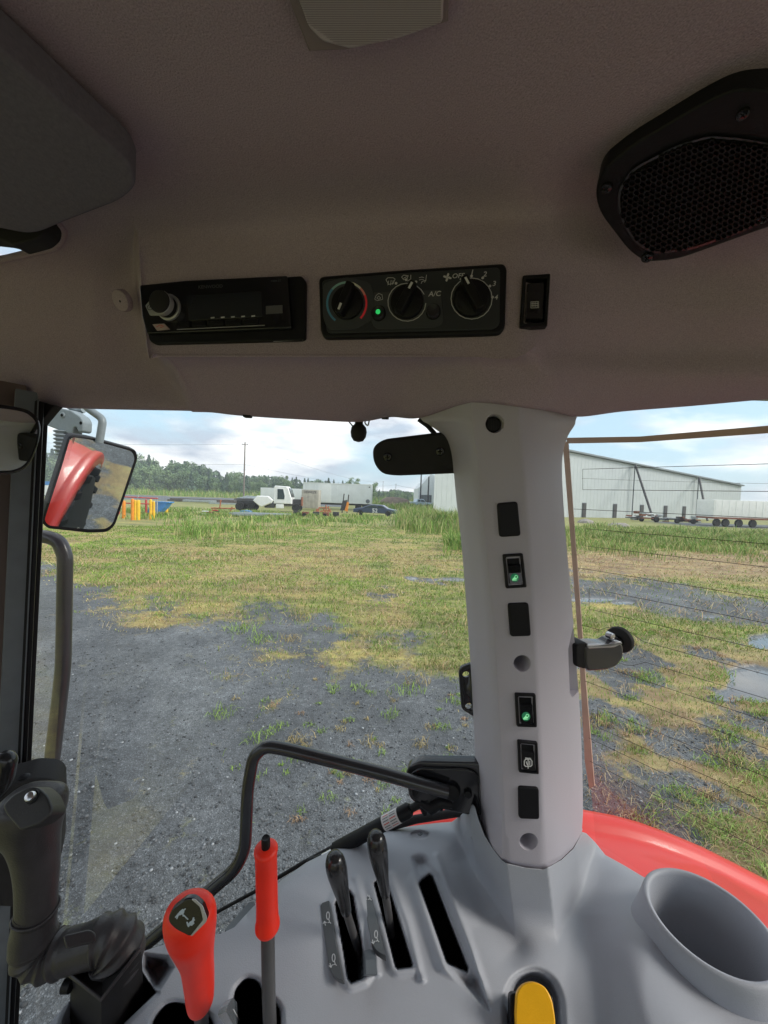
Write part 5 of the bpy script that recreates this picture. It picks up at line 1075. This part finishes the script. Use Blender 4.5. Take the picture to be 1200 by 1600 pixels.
def cplate(name, pts_, h0, h1, m, parent, bev=1.0):
    c = (sum(a for a, _ in pts_)/len(pts_), sum(b_ for _, b_ in pts_)/len(pts_)); p0 = CS(*c); pa = CS(c[0]+8, c[1]); pb = CS(c[0], c[1]+14); pl = Plane(p0, pa, pb); return plate(name, pl, pts_, h0, h1, m, parent, bev), pl
# gear decals
LBL = mat('label_plate', (.075, .078, .082), .3, noise=.05, nscale=20)
for pts_, ics, lb in (([(502, 1419), (505, 1414), (516, 1410), (520, 1430), (527, 1480), (538, 1536), (530, 1534), (522, 1528), (516, 1516), (509, 1470)], ((513, 1438, -1), (522, 1504, 1)), 'dark label strip left of the first slot'),
                      ([(564, 1389), (567, 1385), (576, 1382), (583, 1410), (592, 1450), (604, 1500), (598, 1497), (588, 1490), (581, 1478), (572, 1430)], ((575, 1403, -1), (587, 1469, 1)), 'dark label strip left of the second slot')):
    q, pl = cplate('label_strip', rround(pts_, 2), -.002, .004, LBL, console, .8); q['label'] = lb
    for cx, cy, s in ics: strokes('implement_icon', pl, [arc(cx+1.5, cy-3, 2.3, 0, 360, 12, 6), [(cx+3, cy+3), (cx+4, cy+7), (cx+1.5, cy+8)], [(cx+4, cy+7), (cx+6, cy+9)], [(cx-4, cy+6), (cx-2.5, cy+12)], [(cx-6, cy+9.5), (cx-4, cy+6), (cx-1, cy+8)] if s < 0 else [(cx-5.5, cy+9.5), (cx-2.5, cy+12), (cx-.5, cy+8)]], 1.4, .0044, M_white, q)
q, pl = cplate('shift_strip', rround([(345, 1584), (347, 1574), (357, 1561), (364, 1566), (398, 1612), (372, 1625)], 3), -.002, .0035, mat('strip_grey', (.22, .24, .26), .2), console, 1.5); strokes('shift_mark', pl, [[(358, 1581), (369, 1597)]], 1.8, .0038, M_white, q)
q, pl = cplate('slot_liner', rround([(546, 1466), (549, 1466), (556, 1515), (560, 1521), (568, 1514), (566, 1500), (563, 1458), (566, 1458), (571, 1500), (572, 1524), (560, 1532), (549, 1537)], 1.5), -.012, .001, M_greyp, console, 1)
e = q; SCp = Plane(CS(655, 1304, -.004), CS(670, 1304, -.004), CS(655, 1312, -.004)); lathe('screw', [(.0065, 0), (.006, .0022), (.003, .003), (.001, .0022)], SCp.frame(655, 1304.5), M_greyp, console, 16)
# cup holder
CUPC = Vector((.411, .446, 0)); zr = 2.4-.500
cup = empty('cup_holder', CUPC+Vector((0, 0, zr-.1)), 'round grey cup holder rising from the right end of the console', 'cup holder')
lathe('cup', [(.13, -.135), (.098, -.09), (.081, -.055), (.0718, -.025), (.068, -.008), (.0665, -.002), (.0635, .0012), (.0600, .0002), (.0585, -.004), (.0565, -.02), (.052, -.100), (.0495, -.118), (.044, -.1215), (.0435, -.124), (.040, -.1255), (.001, -.1255)], Matrix.Translation(CUPC+Vector((0, 0, zr))), M_console, cup, 72, sharp=80)
# yellow release knob
YP = Plane(CS(835, 1585, .008), CS(850, 1585, .008), CS(835, 1600, .008)); YP = Plane(P(835, 1565, .395), P(865, 1567, .393), P(835, 1600, .385))
e = empty('yellow_knob', YP.hit(835, 1570), 'bright yellow oval knob in a dark recess at the bottom edge', 'knob')
plate('button', YP, rround([(806, 1550), (815, 1537), (832, 1532.5), (850, 1540), (861, 1560), (866, 1590), (866, 1640), (806, 1640), (804, 1580)], 9, 5), -.004, .007, M_yellow, e, bev=2.5, steps=5)
plate('stem', YP, rround([(798, 1552), (866, 1556), (872, 1640), (797, 1640)], 8), -.03, -.006, M_black, e, bev=2)
# ------------------------------------------------- levers
def knoblever(tip, neck, foot, label, dk, R=.0165):
    a, b_, f = P(*tip), P(*neck), P(*foot); e = empty('control_lever', f, label, 'lever', 'black knobbed levers in the console slots')
    M = axis_frame(b_, a); L_ = (a-b_).length
    lathe('knob', [(R*.42, -.002), (R*.5, .0), (R*.56, L_*.12), (R*.66, L_*.3), (R*.85, L_*.52), (R*.98, L_*.7), (R*1.0, L_*.8), (R*.93, L_*.89), (R*.72, L_*.965), (R*.35, L_*.995), (R*.02, L_)], M, M_knob, e, 32, sharp=80)
    tube('stem', [b_+(a-b_)*.1, b_, b_.lerp(f, .6), f], .0048, M_dsteel, e, 10)
    return e
knoblever((521, 1336, .430), (541, 1424, .452), (568, 1510, .49), 'shiny black teardrop knob lever in the left slot', 0, .0118)
knoblever((586, 1303, .445), (602, 1396, .470), (612, 1460, .50), 'shiny black teardrop knob lever in the middle slot', 0, .0118)
# red range lever
e = empty('range_lever', P(316, 1600, .41), 'red pear shaped lever knob with hare and tortoise plate', 'lever')
ax_t, ax_b = P(297, 1404, .335), P(312, 1574, .375); tube('stem', [P(311, 1560, .375), P(320, 1640, .42)], .0068, M_dsteel, e, 12)
def knobring(c, w, h_, n_=28, sq=2.0, tiltd=None):
    """ring about sight point c=(u, v, d) half width w px; fore-aft half depth h_ metres"""
    u, v, d = c; ce = P(u, v, d); k = d/FPX; out = []
    ax = (ax_t-ax_b).normalized() if tiltd is None else tiltd; X = RT-ax*RT.dot(ax); X.normalize(); Y = ax.cross(X)
    for i in range(n_): th = 2*PI*i/n_; cx_, sy_ = math.cos(th), math.sin(th); out.append(ce+X*(w*k*math.copysign(abs(cx_)**(2/sq), cx_))+Y*(h_*math.copysign(abs(sy_)**(2/sq), sy_)))
    return out
S = [knobring((313, 1571, .377), 15, .0095), knobring((313, 1562, .374), 19.5, .0125), knobring((311, 1530, .366), 22, .0135), knobring((308, 1500, .357), 24, .0145), knobring((304, 1478, .350), 29, .0165), knobring((300, 1455, .343), 35, .0195), knobring((298, 1445, .340), 38, .0190), knobring((297, 1434, .337), 39, .0185), knobring((297, 1425, .3345), 37.5, .0172), knobring((297, 1419, .3327), 32, .0140), knobring((297, 1416, .3318), 20, .008), knobring((297, 1415, .3316), 5, .002)]
V = np.array([[list(p) for p in r_] for r_ in S]); Vd = []
A2 = np.concatenate([2*V[:1]-V[1:2], V, 2*V[-1:]-V[-2:-1]])
for i in range(1, len(A2)-2):
    for k in range(4): Vd.append(cr(A2[i-1], A2[i], A2[i+1], A2[i+2], k/4))
Vd.append(A2[-2]); kn = loft('knob', [[Vector(p) for p in r_] for r_ in Vd], M_red, e, True, True)
KP = Plane(P(297, 1430, .3115), P(320, 1430, .3125), P(293, 1455, .309))
cp = plate('cap', KP, rround([(264, 1432), (270, 1418), (292, 1401), (305, 1401), (318, 1412), (325, 1431), (324, 1437), (301, 1459), (296, 1460), (276, 1450), (266, 1440)], 6, 5), -.003, .0018, M_gloss, e, bev=2)
plate('cap_rim', KP, rround([(300, 1401.5), (306, 1401.5), (318, 1412), (325, 1431), (324, 1437), (302, 1459), (299, 1459), (319, 1434), (314, 1414)], 3), .0018, .0024, M_silver, e, bev=.5)
IC = mat('pale_icon', (.42, .5, .56), .4)
strokes('tortoise_icon', KP, [[(276, 1430), (281, 1424), (288, 1420), (291, 1417)], [(280, 1427), (278, 1432)], [(287, 1424), (288, 1428)]], 2, .0021, IC, cp, [[(279, 1427), (282, 1421), (287, 1417), (290, 1419), (289, 1424), (283, 1427)]])
strokes('hare_icon', KP, [[(296, 1444), (300, 1438), (305, 1434)], [(303, 1434), (304, 1431)], [(295, 1442), (294, 1438)], [(301, 1442), (304, 1439)]], 2.4, .0021, IC, cp, [[(294, 1442), (298, 1437), (303, 1434), (305, 1437), (300, 1443)]])
strokes('link_mark', KP, [[(289, 1427), (295, 1433)]], 2, .0021, IC, cp)
# red sleeve parking brake lever
e = empty('brake_lever', P(418, 1600, .45), 'upright lever with red cylindrical sleeve and black push tip', 'lever'); a, b_ = P(415.5, 1325, .362), P(418, 1448, .378); M = axis_frame(b_, a); L_ = (a-b_).length; k = .365/FPX
lathe('sleeve', [(10*k, -.002), (17.5*k, -.0015), (19.3*k, .001), (19.3*k, .004), (17.6*k, .006), (16.8*k, L_*.3), (16.4*k, L_*.8), (16.8*k, L_*.93), (17.8*k, L_*.96), (17.8*k, L_*.985), (14*k, L_*1.01), (6*k, L_*1.015)], M, M_red, e, 36, sharp=60)
lathe('push_tip', [(6.6*k, L_*.99), (6.6*k, L_*1.11), (5.6*k, L_*1.125), (2*k, L_*1.12)], M, M_black, e, 20); tube('rod', [P(418, 1440, .377), P(420, 1560, .384), P(424, 1660, .395)], .0066, M_dsteel, e, 14)
# ------------------------------------------------- joystick
JK = mat('joystick_rubber', (.045, .042, .045), .38, noise=.15, nscale=60, bump=.3, bscale=500, spec=.35)
e = empty('joystick', P(160, 1560, .44), 'black loader joystick with ribbed rubber boot at the lower left', 'joystick')
def ring(c, w, dep, ax, n_=28, sq=2.2):
    u, v, d = c; ce = P(u, v, d); k = d/FPX; X = RT-ax*RT.dot(ax)
    if X.length < .3: X = UP-ax*UP.dot(ax)
    X.normalize(); Y = ax.cross(X); out = []
    for i in range(n_): th = 2*PI*i/n_; c_, s_ = math.cos(th), math.sin(th); out.append(ce+X*(w*k*math.copysign(abs(c_)**(2/sq), c_))+Y*(dep*k*math.copysign(abs(s_)**(2/sq), s_)))
    return out
axg = (P(48, 1262, .39)-P(60, 1420, .40)).normalized()
S = [ring((57, 1432, .40), 27, 24, axg), ring((57, 1405, .40), 27, 24, axg), ring((58, 1370, .399), 28, 26, axg), ring((56, 1335, .398), 30, 29, axg), ring((52, 1310, .396), 34, 33, axg), ring((48, 1290, .393), 40, 38, axg, sq=2.6), ring((46, 1272, .39), 44.5, 41, axg, sq=2.8), ring((46, 1258, .388), 44, 41, axg, sq=3), ring((47, 1248, .386), 40, 36, axg, sq=3), ring((47, 1243, .385), 32, 28, axg, sq=3)]
V = np.array([[list(p) for p in r_] for r_ in S]); A2 = np.concatenate([2*V[:1]-V[1:2], V, 2*V[-1:]-V[-2:-1]]); Vd = [cr(A2[i-1], A2[i], A2[i+1], A2[i+2], k/4) for i in range(1, len(A2)-2) for k in range(4)]+[A2[-2]]
loft('grip', [[Vector(p) for p in r_] for r_ in Vd], JK, e, True, True)
JP = Plane(P(50, 1262, .352), P(85, 1264, .353), P(40, 1290, .3445))
cp = plate('top_cap', JP, rround([(8, 1258), (22, 1242), (46, 1230), (62, 1229), (78, 1243), (85, 1262), (84, 1272), (66, 1288), (40, 1297), (34, 1296), (12, 1270)], 8, 5), -.018, .004, mat('cap_rubber', (.03, .03, .032), .45, noise=.1, nscale=60, bump=.2, bscale=600), e, bev=4, steps=4)
disc('button_base', JP, 55, 1245, 9.5, .003, .0055, M_black, cp); disc('button', JP, 55, 1244.5, 7, .005, .010, M_steel, cp, bev=.5)
axb = (P(57, 1430, .40)-P(52, 1500, .40)).normalized()
def bellows(name, path, R0, m, n_=60, ribs=None):
    pts_ = fillet(path, .05, 10); L_ = [0]
    for i in range(1, len(pts_)): L_.append(L_[-1]+(pts_[i]-pts_[i-1]).length)
    P2 = []; R2 = []
    for i in range(n_+1):
        s = L_[-1]*i/n_; j_ = max(0, min(len(L_)-2, next((q for q in range(len(L_)-1) if L_[q+1] >= s), len(L_)-2))); f = (s-L_[j_])/max(1e-6, L_[j_+1]-L_[j_]); P2.append(pts_[j_].lerp(pts_[j_+1], f)); t = i/n_; R2.append(R0(t))
    return tube(name, P2, R2, m, e, 28, caps=True)
BPX = [(57, 1416, 27), (54, 1440, 28), (52, 1462, 30), (58, 1483, 32), (80, 1492, 31), (106, 1486, 29), (132, 1479, 29), (152, 1472, 31), (170, 1468, 34), (183, 1478, 36), (184, 1496, 36), (176, 1514, 34), (166, 1532, 30), (160, 1548, 26)]
A2 = np.array([[a, c, r] for a, c, r in BPX], float); A2 = np.concatenate([2*A2[:1]-A2[1:2], A2, 2*A2[-1:]-A2[-2:-1]]); Vd = [cr(A2[i-1], A2[i], A2[i+1], A2[i+2], k/14) for i in range(1, len(A2)-2) for k in range(14)]
nV = len(Vd); pth = []; rad_ = []
for i, (a, c, r) in enumerate(Vd):
    t = i/nV; w_ = sstep(.17, .20, t)*sstep(.40, .36, t)*1.6+sstep(.55, .58, t)*sstep(1.0, .97, t)*2.2; pth.append(P(a, c, .402+.02*t)); rad_.append(float((r+w_*(1.1-2.2*abs(math.sin(i*PI/8.0))**1.5))*.402/FPX))
tube('boot', pth, rad_, JK, e, 40)
q = plate('boot_pad', plane_n(P(118, 1474, .372), EYE-P(118, 1474, .372)), rround([(98, 1462), (140, 1452), (150, 1458), (150, 1472), (104, 1484)], 6), -.006, .0015, JK, e, bev=3)
tube('boot_lip', [ce for ce in ring((56.5, 1424, .40), 29, 26, axg, 28)]+[ring((56.5, 1424, .40), 29, 26, axg, 28)[0]], .0012, JK, e, 8)
q = loft('mount_box', [[P(a, c, d) for a, c, d in r_] for r_ in ([(108, 1522, .40), (158, 1562, .375), (219, 1483, .41), (165, 1470, .44)], [(110, 1525, .40), (158, 1565, .373), (221, 1488, .41), (165, 1475, .445)], [(108, 1690, .45), (158, 1740, .42), (225, 1560, .46), (165, 1600, .49)])], M_blackm, e, False); 
tube('box_lip', [P(108, 1522, .398), P(158, 1562, .373), P(219, 1483, .408)], .0018, JK, e, 8); lathe('side_bolt', [(.006, 0), (.006, .008), (.003, .009)], axis_frame(P(112, 1540, .40), P(104, 1540, .40)), M_black, e, 14)
# black boxes behind the joystick
BX = Plane(P(60, 1220, .53), P(98, 1220, .545), P(60, 1400, .55))
bxo = plate('console_pod', BX, rround([(-60, 1235), (30, 1215), (52, 1207.5), (84, 1208), (98, 1218), (99, 1250), (97, 1330), (88, 1372), (62, 1400), (30, 1406), (-60, 1400)], 9, 5), -.03, .012, M_blackm, None, bev=5, steps=4); tag(bxo, 'black rounded pod standing behind the joystick grip', 'pod')
tag(lathe('pod_pin', [(.004, 0), (.004, .012), (.007, .013), (.007, .02), (.004, .022)], axis_frame(P(37, 1236, .52), P(38, 1216, .52)), M_black, None, 14), 'small black pin rising behind the joystick cap', 'pin')
tag(tube('hand_grip', [P(-40, 1228, .43), P(-5, 1200, .43), P(8, 1185, .43), P(12, 1190, .43), P(6, 1225, .435), P(-30, 1262, .44)], .009, M_knob, None, 16, .02), 'shiny black handle end at the left edge above the joystick', 'handle')
# ------------------------------------------------- left door post
pt = empty('door_post', P(20, 1400, .62), 'black and grey front door post with rubber seals at the left edge', 'door post')
def strip(name, a, b_, wpx, thick, m, push=0, rnd=1):
    """upright bar between two sight points, wpx wide"""
    A_, B_ = P(*a), P(*b_); z = (A_-B_).normalized(); n_ = (EYE-(A_+B_)/2); n_ = (n_-z*n_.dot(z)).normalized(); x = z.cross(n_); w = wpx*a[2]/FPX
    M_ = mat4(x, n_, z, B_+n_*push); return box(name, M_ @ Matrix.Translation((0, 0, (A_-B_).length/2)), w, thick, (A_-B_).length, m, pt, rnd*.0015)
strip('glass_stand_in', (-16, 592, .56), (-62, 1780, .56), 84, .02, M_brownp, -.006); strip('grey_strip', (41.5, 612, .57), (-14, 1780, .57), 26, .018, M_greyp, .004, 3)  # the first strip's brown stands in for brownish, reflecting glass
strip('rubber_seal', (55.5, 626, .575), (1, 1780, .575), 8, .020, M_blackm, 0, 2); strip('rubber_seal', (63.5, 628, .58), (8, 1780, .58), 8.5, .016, M_black, 0, 2); strip('rubber_seal', (71, 630, .60), (15, 1780, .60), 8, .02, M_blackm, -.004, 2)
strip('seal_line', (59.6, 626, .575), (4.6, 1780, .575), 1.6, .018, M_greyp, .002, .3)
plate('corner_gusset', Plane(P(60, 640, .59), P(90, 640, .59), P(70, 680, .59)), [(22, 622), (90, 634), (84, 640), (64, 664), (40, 660)], -.01, .004, M_blackm, pt, bev=2)
# ------------------------------------------------- inner mirror
IMP = plane_n(P(20, 690, .43), (EYE-P(20, 690, .43)).normalized()+Vector((.92, .2, .05)).normalized())
e = empty('inner_mirror', P(0, 690, .43), 'black framed inside mirror at the left edge under the visor', 'mirror')
io = rround([(-420, 610), (-60, 624), (20, 634), (46, 640), (60, 652), (65, 668), (62, 690), (50, 722), (38, 735), (20, 741), (-20, 742), (-420, 760)], 10, 5)
ii = rround([(-420, 622), (-60, 632), (18, 640), (41, 645), (54, 657), (58, 670), (56, 690), (45, 717), (34, 729), (18, 735), (-20, 736), (-420, 752)], 10, 5)
plate('frame', IMP, io, -.014, 0, M_gloss, e, bev=3); flat('glass', IMP, ii, .0008, M_mirror, e)
TX_, TY_, TZ_ = .58, .85, 1.54
# ------------------------------------------------- outside mirror on its arm
MC = P(140, 752, 0.97); tgt = Vector((TX_, TY_, TZ_)); MP = plane_n(MC, (EYE-MC).normalized()+(tgt-MC).normalized())
e = empty('outside_mirror', MC, 'tall black framed outside mirror showing the red fender', 'mirror')
mo = rround([(108, 679), (140, 683), (213, 703), (216, 716), (180, 822), (168, 832), (140, 833), (74, 826), (65, 815), (94, 725)], 9, 5); mi = rround([(110, 682.5), (140, 686.5), (206, 705), (210.5, 716), (176, 818), (166, 826), (140, 827), (76, 821), (69, 813), (97, 727)], 8, 5)
plate('housing', MP, mo, -.022, 0, M_black, e, bev=2); flat('glass', MP, mi, .0008, M_mirror, e)
am = empty('mirror_arm', P(100, 650, 1.23), 'grey hinged mirror arm with ribbed rubber sleeve', 'mirror arm')
AP = Plane(P(80, 650, 1.23), P(130, 655, 1.21), P(90, 680, 1.23)); M_arm = mat('arm_grey', (.23, .27, .29), .4, noise=.1, nscale=60)
plate('hinge_block', AP, rround([(60, 632), (88, 636), (116, 642), (131, 652), (135, 660), (134, 675), (128, 677), (124, 668), (121, 669), (118, 681), (100, 674), (74, 664), (55, 658)], 3), -.02, .012, M_arm, am, bev=2); s_ = disc('bolt', AP, 104, 650, 4.6, .011, .015, M_arm, am, seg=14); disc('bolt_hole', AP, 104, 650, 2.4, .0152, .0156, M_void, s_, seg=10); disc('bolt_hole', AP, 132, 662, 2.6, .0122, .0126, M_void, am, seg=10)
a, b_ = P(101, 674, 1.23), P(99, 712, 1.23); k = 1.23/FPX
tube('rubber_sleeve', [a.lerp(b_, i/40) for i in range(41)], [k*(12.5-2.2*(i/40)+1.9*math.sin(i/40*2*PI*6.5))*(1 if i < 35 else .8) for i in range(41)], M_arm, am, 24); tube('post', [a, P(97, 740, 1.25), P(96, 760, 1.30)], .011, M_black, am, 12)
tube('cable_guard', [P(108, 634, 1.25), P(122, 642, 1.25), P(130, 640, 1.25)], .011, M_arm, am, 12)
tag(tube('upper_rail', [P(118, 560, .95), P(134, 636, .95), P(161, 655, .95), P(155, 692, .95)], 5.6*.95/FPX, M_arm, None, 16, .012), 'short bent grey rail above the outside mirror', 'rail')
hr = [P(30, 838, .80), P(72, 838, .80), P(92, 845, .80), P(102, 868, .80), P(99, 1040, .80), P(94, 1085, .80), P(78, 1215, .80), P(70, 1300, .80)]
tag(tube('entry_handrail', hr, 10.3*.80/FPX, mat('rail_paint', (.05, .045, .055), .35, noise=.1, nscale=30, coat=.3), None, 20, .03), 'dark painted entry handrail standing outside the left door post', 'handrail')
# ------------------------------------------------- door: pane, bar, bracket, gas strut
GP = Plane(P(80, 660, .66), P(720, 660, .66), P(300, 1400, .64))
dr = empty('side_door', P(400, 1300, .65), 'glass side door with black grab bar', 'door'); flat('pane', GP, [(62, 560), (740, 560), (760, 1350), (640, 1420), (300, 1640), (-20, 1740)], 0, M_glass, dr)
tube('grab_bar', [P(190, 1512, .58), P(222, 1480, .58), P(368, 1358, .585), P(383, 1326, .585), P(387, 1230, .585), P(396, 1182, .585), P(415, 1165, .585), P(445, 1170, .585), P(600, 1209, .57), P(700, 1237, .56)], 9.6*.58/FPX, M_paintb, dr, 22, .02)
DP = Plane(P(640, 1220, .585), P(745, 1225, .565), P(650, 1255, .585))
q = plate('bracket', DP, rround([(634, 1214), (637, 1197), (655, 1188), (745, 1190), (770, 1200), (770, 1268), (742, 1274), (655, 1256), (640, 1246)], 8, 4), -.012, .003, M_paintb, dr, bev=3); plate('bracket_step', DP, rround([(640, 1216), (642, 1204), (657, 1195), (733, 1197), (748, 1206), (748, 1262), (736, 1268), (660, 1252), (645, 1242)], 7, 4), .0032, .007, M_gloss, q, bev=2)
disc('bolt', DP, 731, 1233, 6, .006, .012, M_black, q, seg=14); disc('bar_foot', DP, 706, 1229, 13, .004, .014, M_black, q)
e = empty('gas_strut', P(590, 1290, .60), 'black gas strut with white printed sticker below the grab bar', 'gas strut'); a, b_ = P(487, 1348, .60), P(660, 1254, .58)
tube('rod', [a, a.lerp(b_, .30)], .0042, M_steel, e, 12); tube('rod_end', [a, a.lerp(b_, .10)], .0052, M_black, e, 12); tube('cylinder', [a.lerp(b_, .20), a.lerp(b_, .215), a.lerp(b_, .88), a.lerp(b_, .90)], [.007, .0102, .0102, .007], M_black, e, 22); tube('neck', [a.lerp(b_, .88), b_], .0055, M_black, e, 12)
for c in (a, b_+Vector((.008, 0, .003))): lathe('ball_joint', [(.001, -.008), (.006, -.006), (.0085, 0), (.006, .006), (.001, .008)], Matrix.Translation(c), M_black, e, 16)
tube('socket_pin', [a, P(495, 1364, .60)], .005, M_black, e, 10); tube('clip', [P(486, 1350, .6), P(482, 1362, .6), P(489, 1367, .6), P(500, 1353, .6)], .0012, M_steel, e, 6, .003)
c0, c1 = a.lerp(b_, .665), a.lerp(b_, .80); M = axis_frame(c0, c1); 
st_ = lathe('sticker', [(.0104, 0), (.0104, (c1-c0).length)], M, mat('sticker_white', (.62, .6, .6), .5), e, 24)
dirn = (c1-c0).normalized(); toeye = (EYE-c0); toeye = (toeye-dirn*toeye.dot(dirn)).normalized(); side = dirn.cross(toeye)
for i in range(6):
    for j_, (s0, s1) in enumerate(((.1, .45), (.52, .9))):
        th0 = -.9+i*.34; V = []; 
        for t in (s0, s1):
            for th in (th0, th0+.11): V.append(c0+(c1-c0)*t+(toeye*math.cos(th)+side*math.sin(th))*.01055)
        mobj('print_line', V, [(0, 1, 3, 2)], M_redpost if (i+j_) % 3 == 0 else M_greyp, st_)
kn_ = empty('strut_bracket', P(675, 1255, .57), 'small cast black bracket where the gas strut meets the door plate', 'bracket')
tube('cast_arm', [P(658, 1252, .58), P(675, 1262, .575), P(690, 1252, .57), P(706, 1256, .57)], [.007, .010, .008, .006], M_black, kn_, 10, 0); tube('cast_tooth', [P(660, 1255, .58), P(664, 1272, .58)], [.007, .004], M_black, kn_, 8); tube('cast_tooth', [P(684, 1256, .575), P(690, 1264, .575)], [.007, .004], M_black, kn_, 8)
tag(tube('edge_seal', [P(*q) for q in ((270, 1478, .61), (330, 1430, .62), (400, 1392, .625), (470, 1350, .63), (520, 1325, .63), (560, 1308, .63), (600, 1294, .63), (650, 1280, .625), (700, 1272, .62), (726, 1268, .61))], [.0022, .0024, .0026, .003, .0045, .006, .006, .006, .006, .006], M_blackm, None, 12), 'black rubber seal running along the outer edge of the console', 'seal')
tb = empty('clear_lip', CS(385, 1430), 'small translucent plastic lip at the console edge behind the red sleeve', 'plastic lip')
plate('lip', Plane(P(380, 1430, .52), P(400, 1425, .52), P(370, 1452, .50)), rround([(350, 1458), (368, 1436), (392, 1411), (400, 1412), (392, 1430), (372, 1450), (358, 1460)], 4), 0, .003, M_greyp, tb)
# ------------------------------------------------- fender and rear wheel
e = empty('tractor_tyre', (.33, .80, 0), 'big black rear tractor tyre under the red fender', 'wheel')
fe = empty('rear_fender', (.33, .72, 1.6), 'glossy red rear fender curving past the pillar foot', 'fender')
FO = [(468, 1374, .86), (500, 1343, .86), (560, 1303, .86), (600, 1283, .86), (640, 1270, .86), (700, 1259, .86), (760, 1254, .86), (830, 1255, .86), (910, 1266, .86), (960, 1275, .86), (1000, 1286, .86), (1050, 1304, .86), (1100, 1325, .86), (1150, 1350, .86), (1200, 1376, .86), (1260, 1410, .86), (1340, 1465, .86), (1450, 1560, .86)]
secs = []
for u, v, d in FO:
    o_ = P(u, v, d); secs.append([o_+Vector((0, .012, -.085)), o_+Vector((0, .012, -.012)), o_+Vector((0, .005, -.002)), o_+Vector((0, -.010, .0005)), o_+Vector((0, -.034, -.002)), o_+Vector((0, -.040, -.009)), o_+Vector((0, -.055, -.011)), o_+Vector((0, -.10, .004)), o_+Vector((0, -.17, .012)), o_+Vector((0, -.22, .008)), o_+Vector((0, -.262, -.002)), o_+Vector((0, -.27, -.05))])
sk = loft('fender_skin', secs, M_fender, fe, True, False, closed=False, sharp=50)
sm = sk.modifiers.new('s', 'SOLIDIFY'); sm.thickness = .003; sm.offset = -1
ctr = Vector((.33, .50, .86)); R_ = .80
M = Matrix.Translation(ctr) @ Matrix.Rotation(-PI/2, 4, 'X')
lathe('tyre', [(.40, 0), (.62, 0), (.74, .02), (.76, .05), (.76, .32), (.74, .35), (.62, .37), (.40, .37)], M, M_tyre, e, 64); lathe('rim', [(.05, .20), (.12, .22), (.30, .24), (.38, .33), (.42, .375), (.42, .30), (.36, .16)], M, mat('rim_paint', (.55, .5, .42), .4), e, 40)
for i in range(26):
    th = 2*PI*i/26
    for s in (0, 1):
        Mr = M @ Matrix.Rotation(th+s*.12, 4, 'Z') @ Matrix.Translation((.775, 0, .10+.175*s)) @ Matrix.Rotation(.7 if s else -.7, 4, 'X'); box('tread_bar', Mr, .045, .045, .20, M_tyre, e, .006)
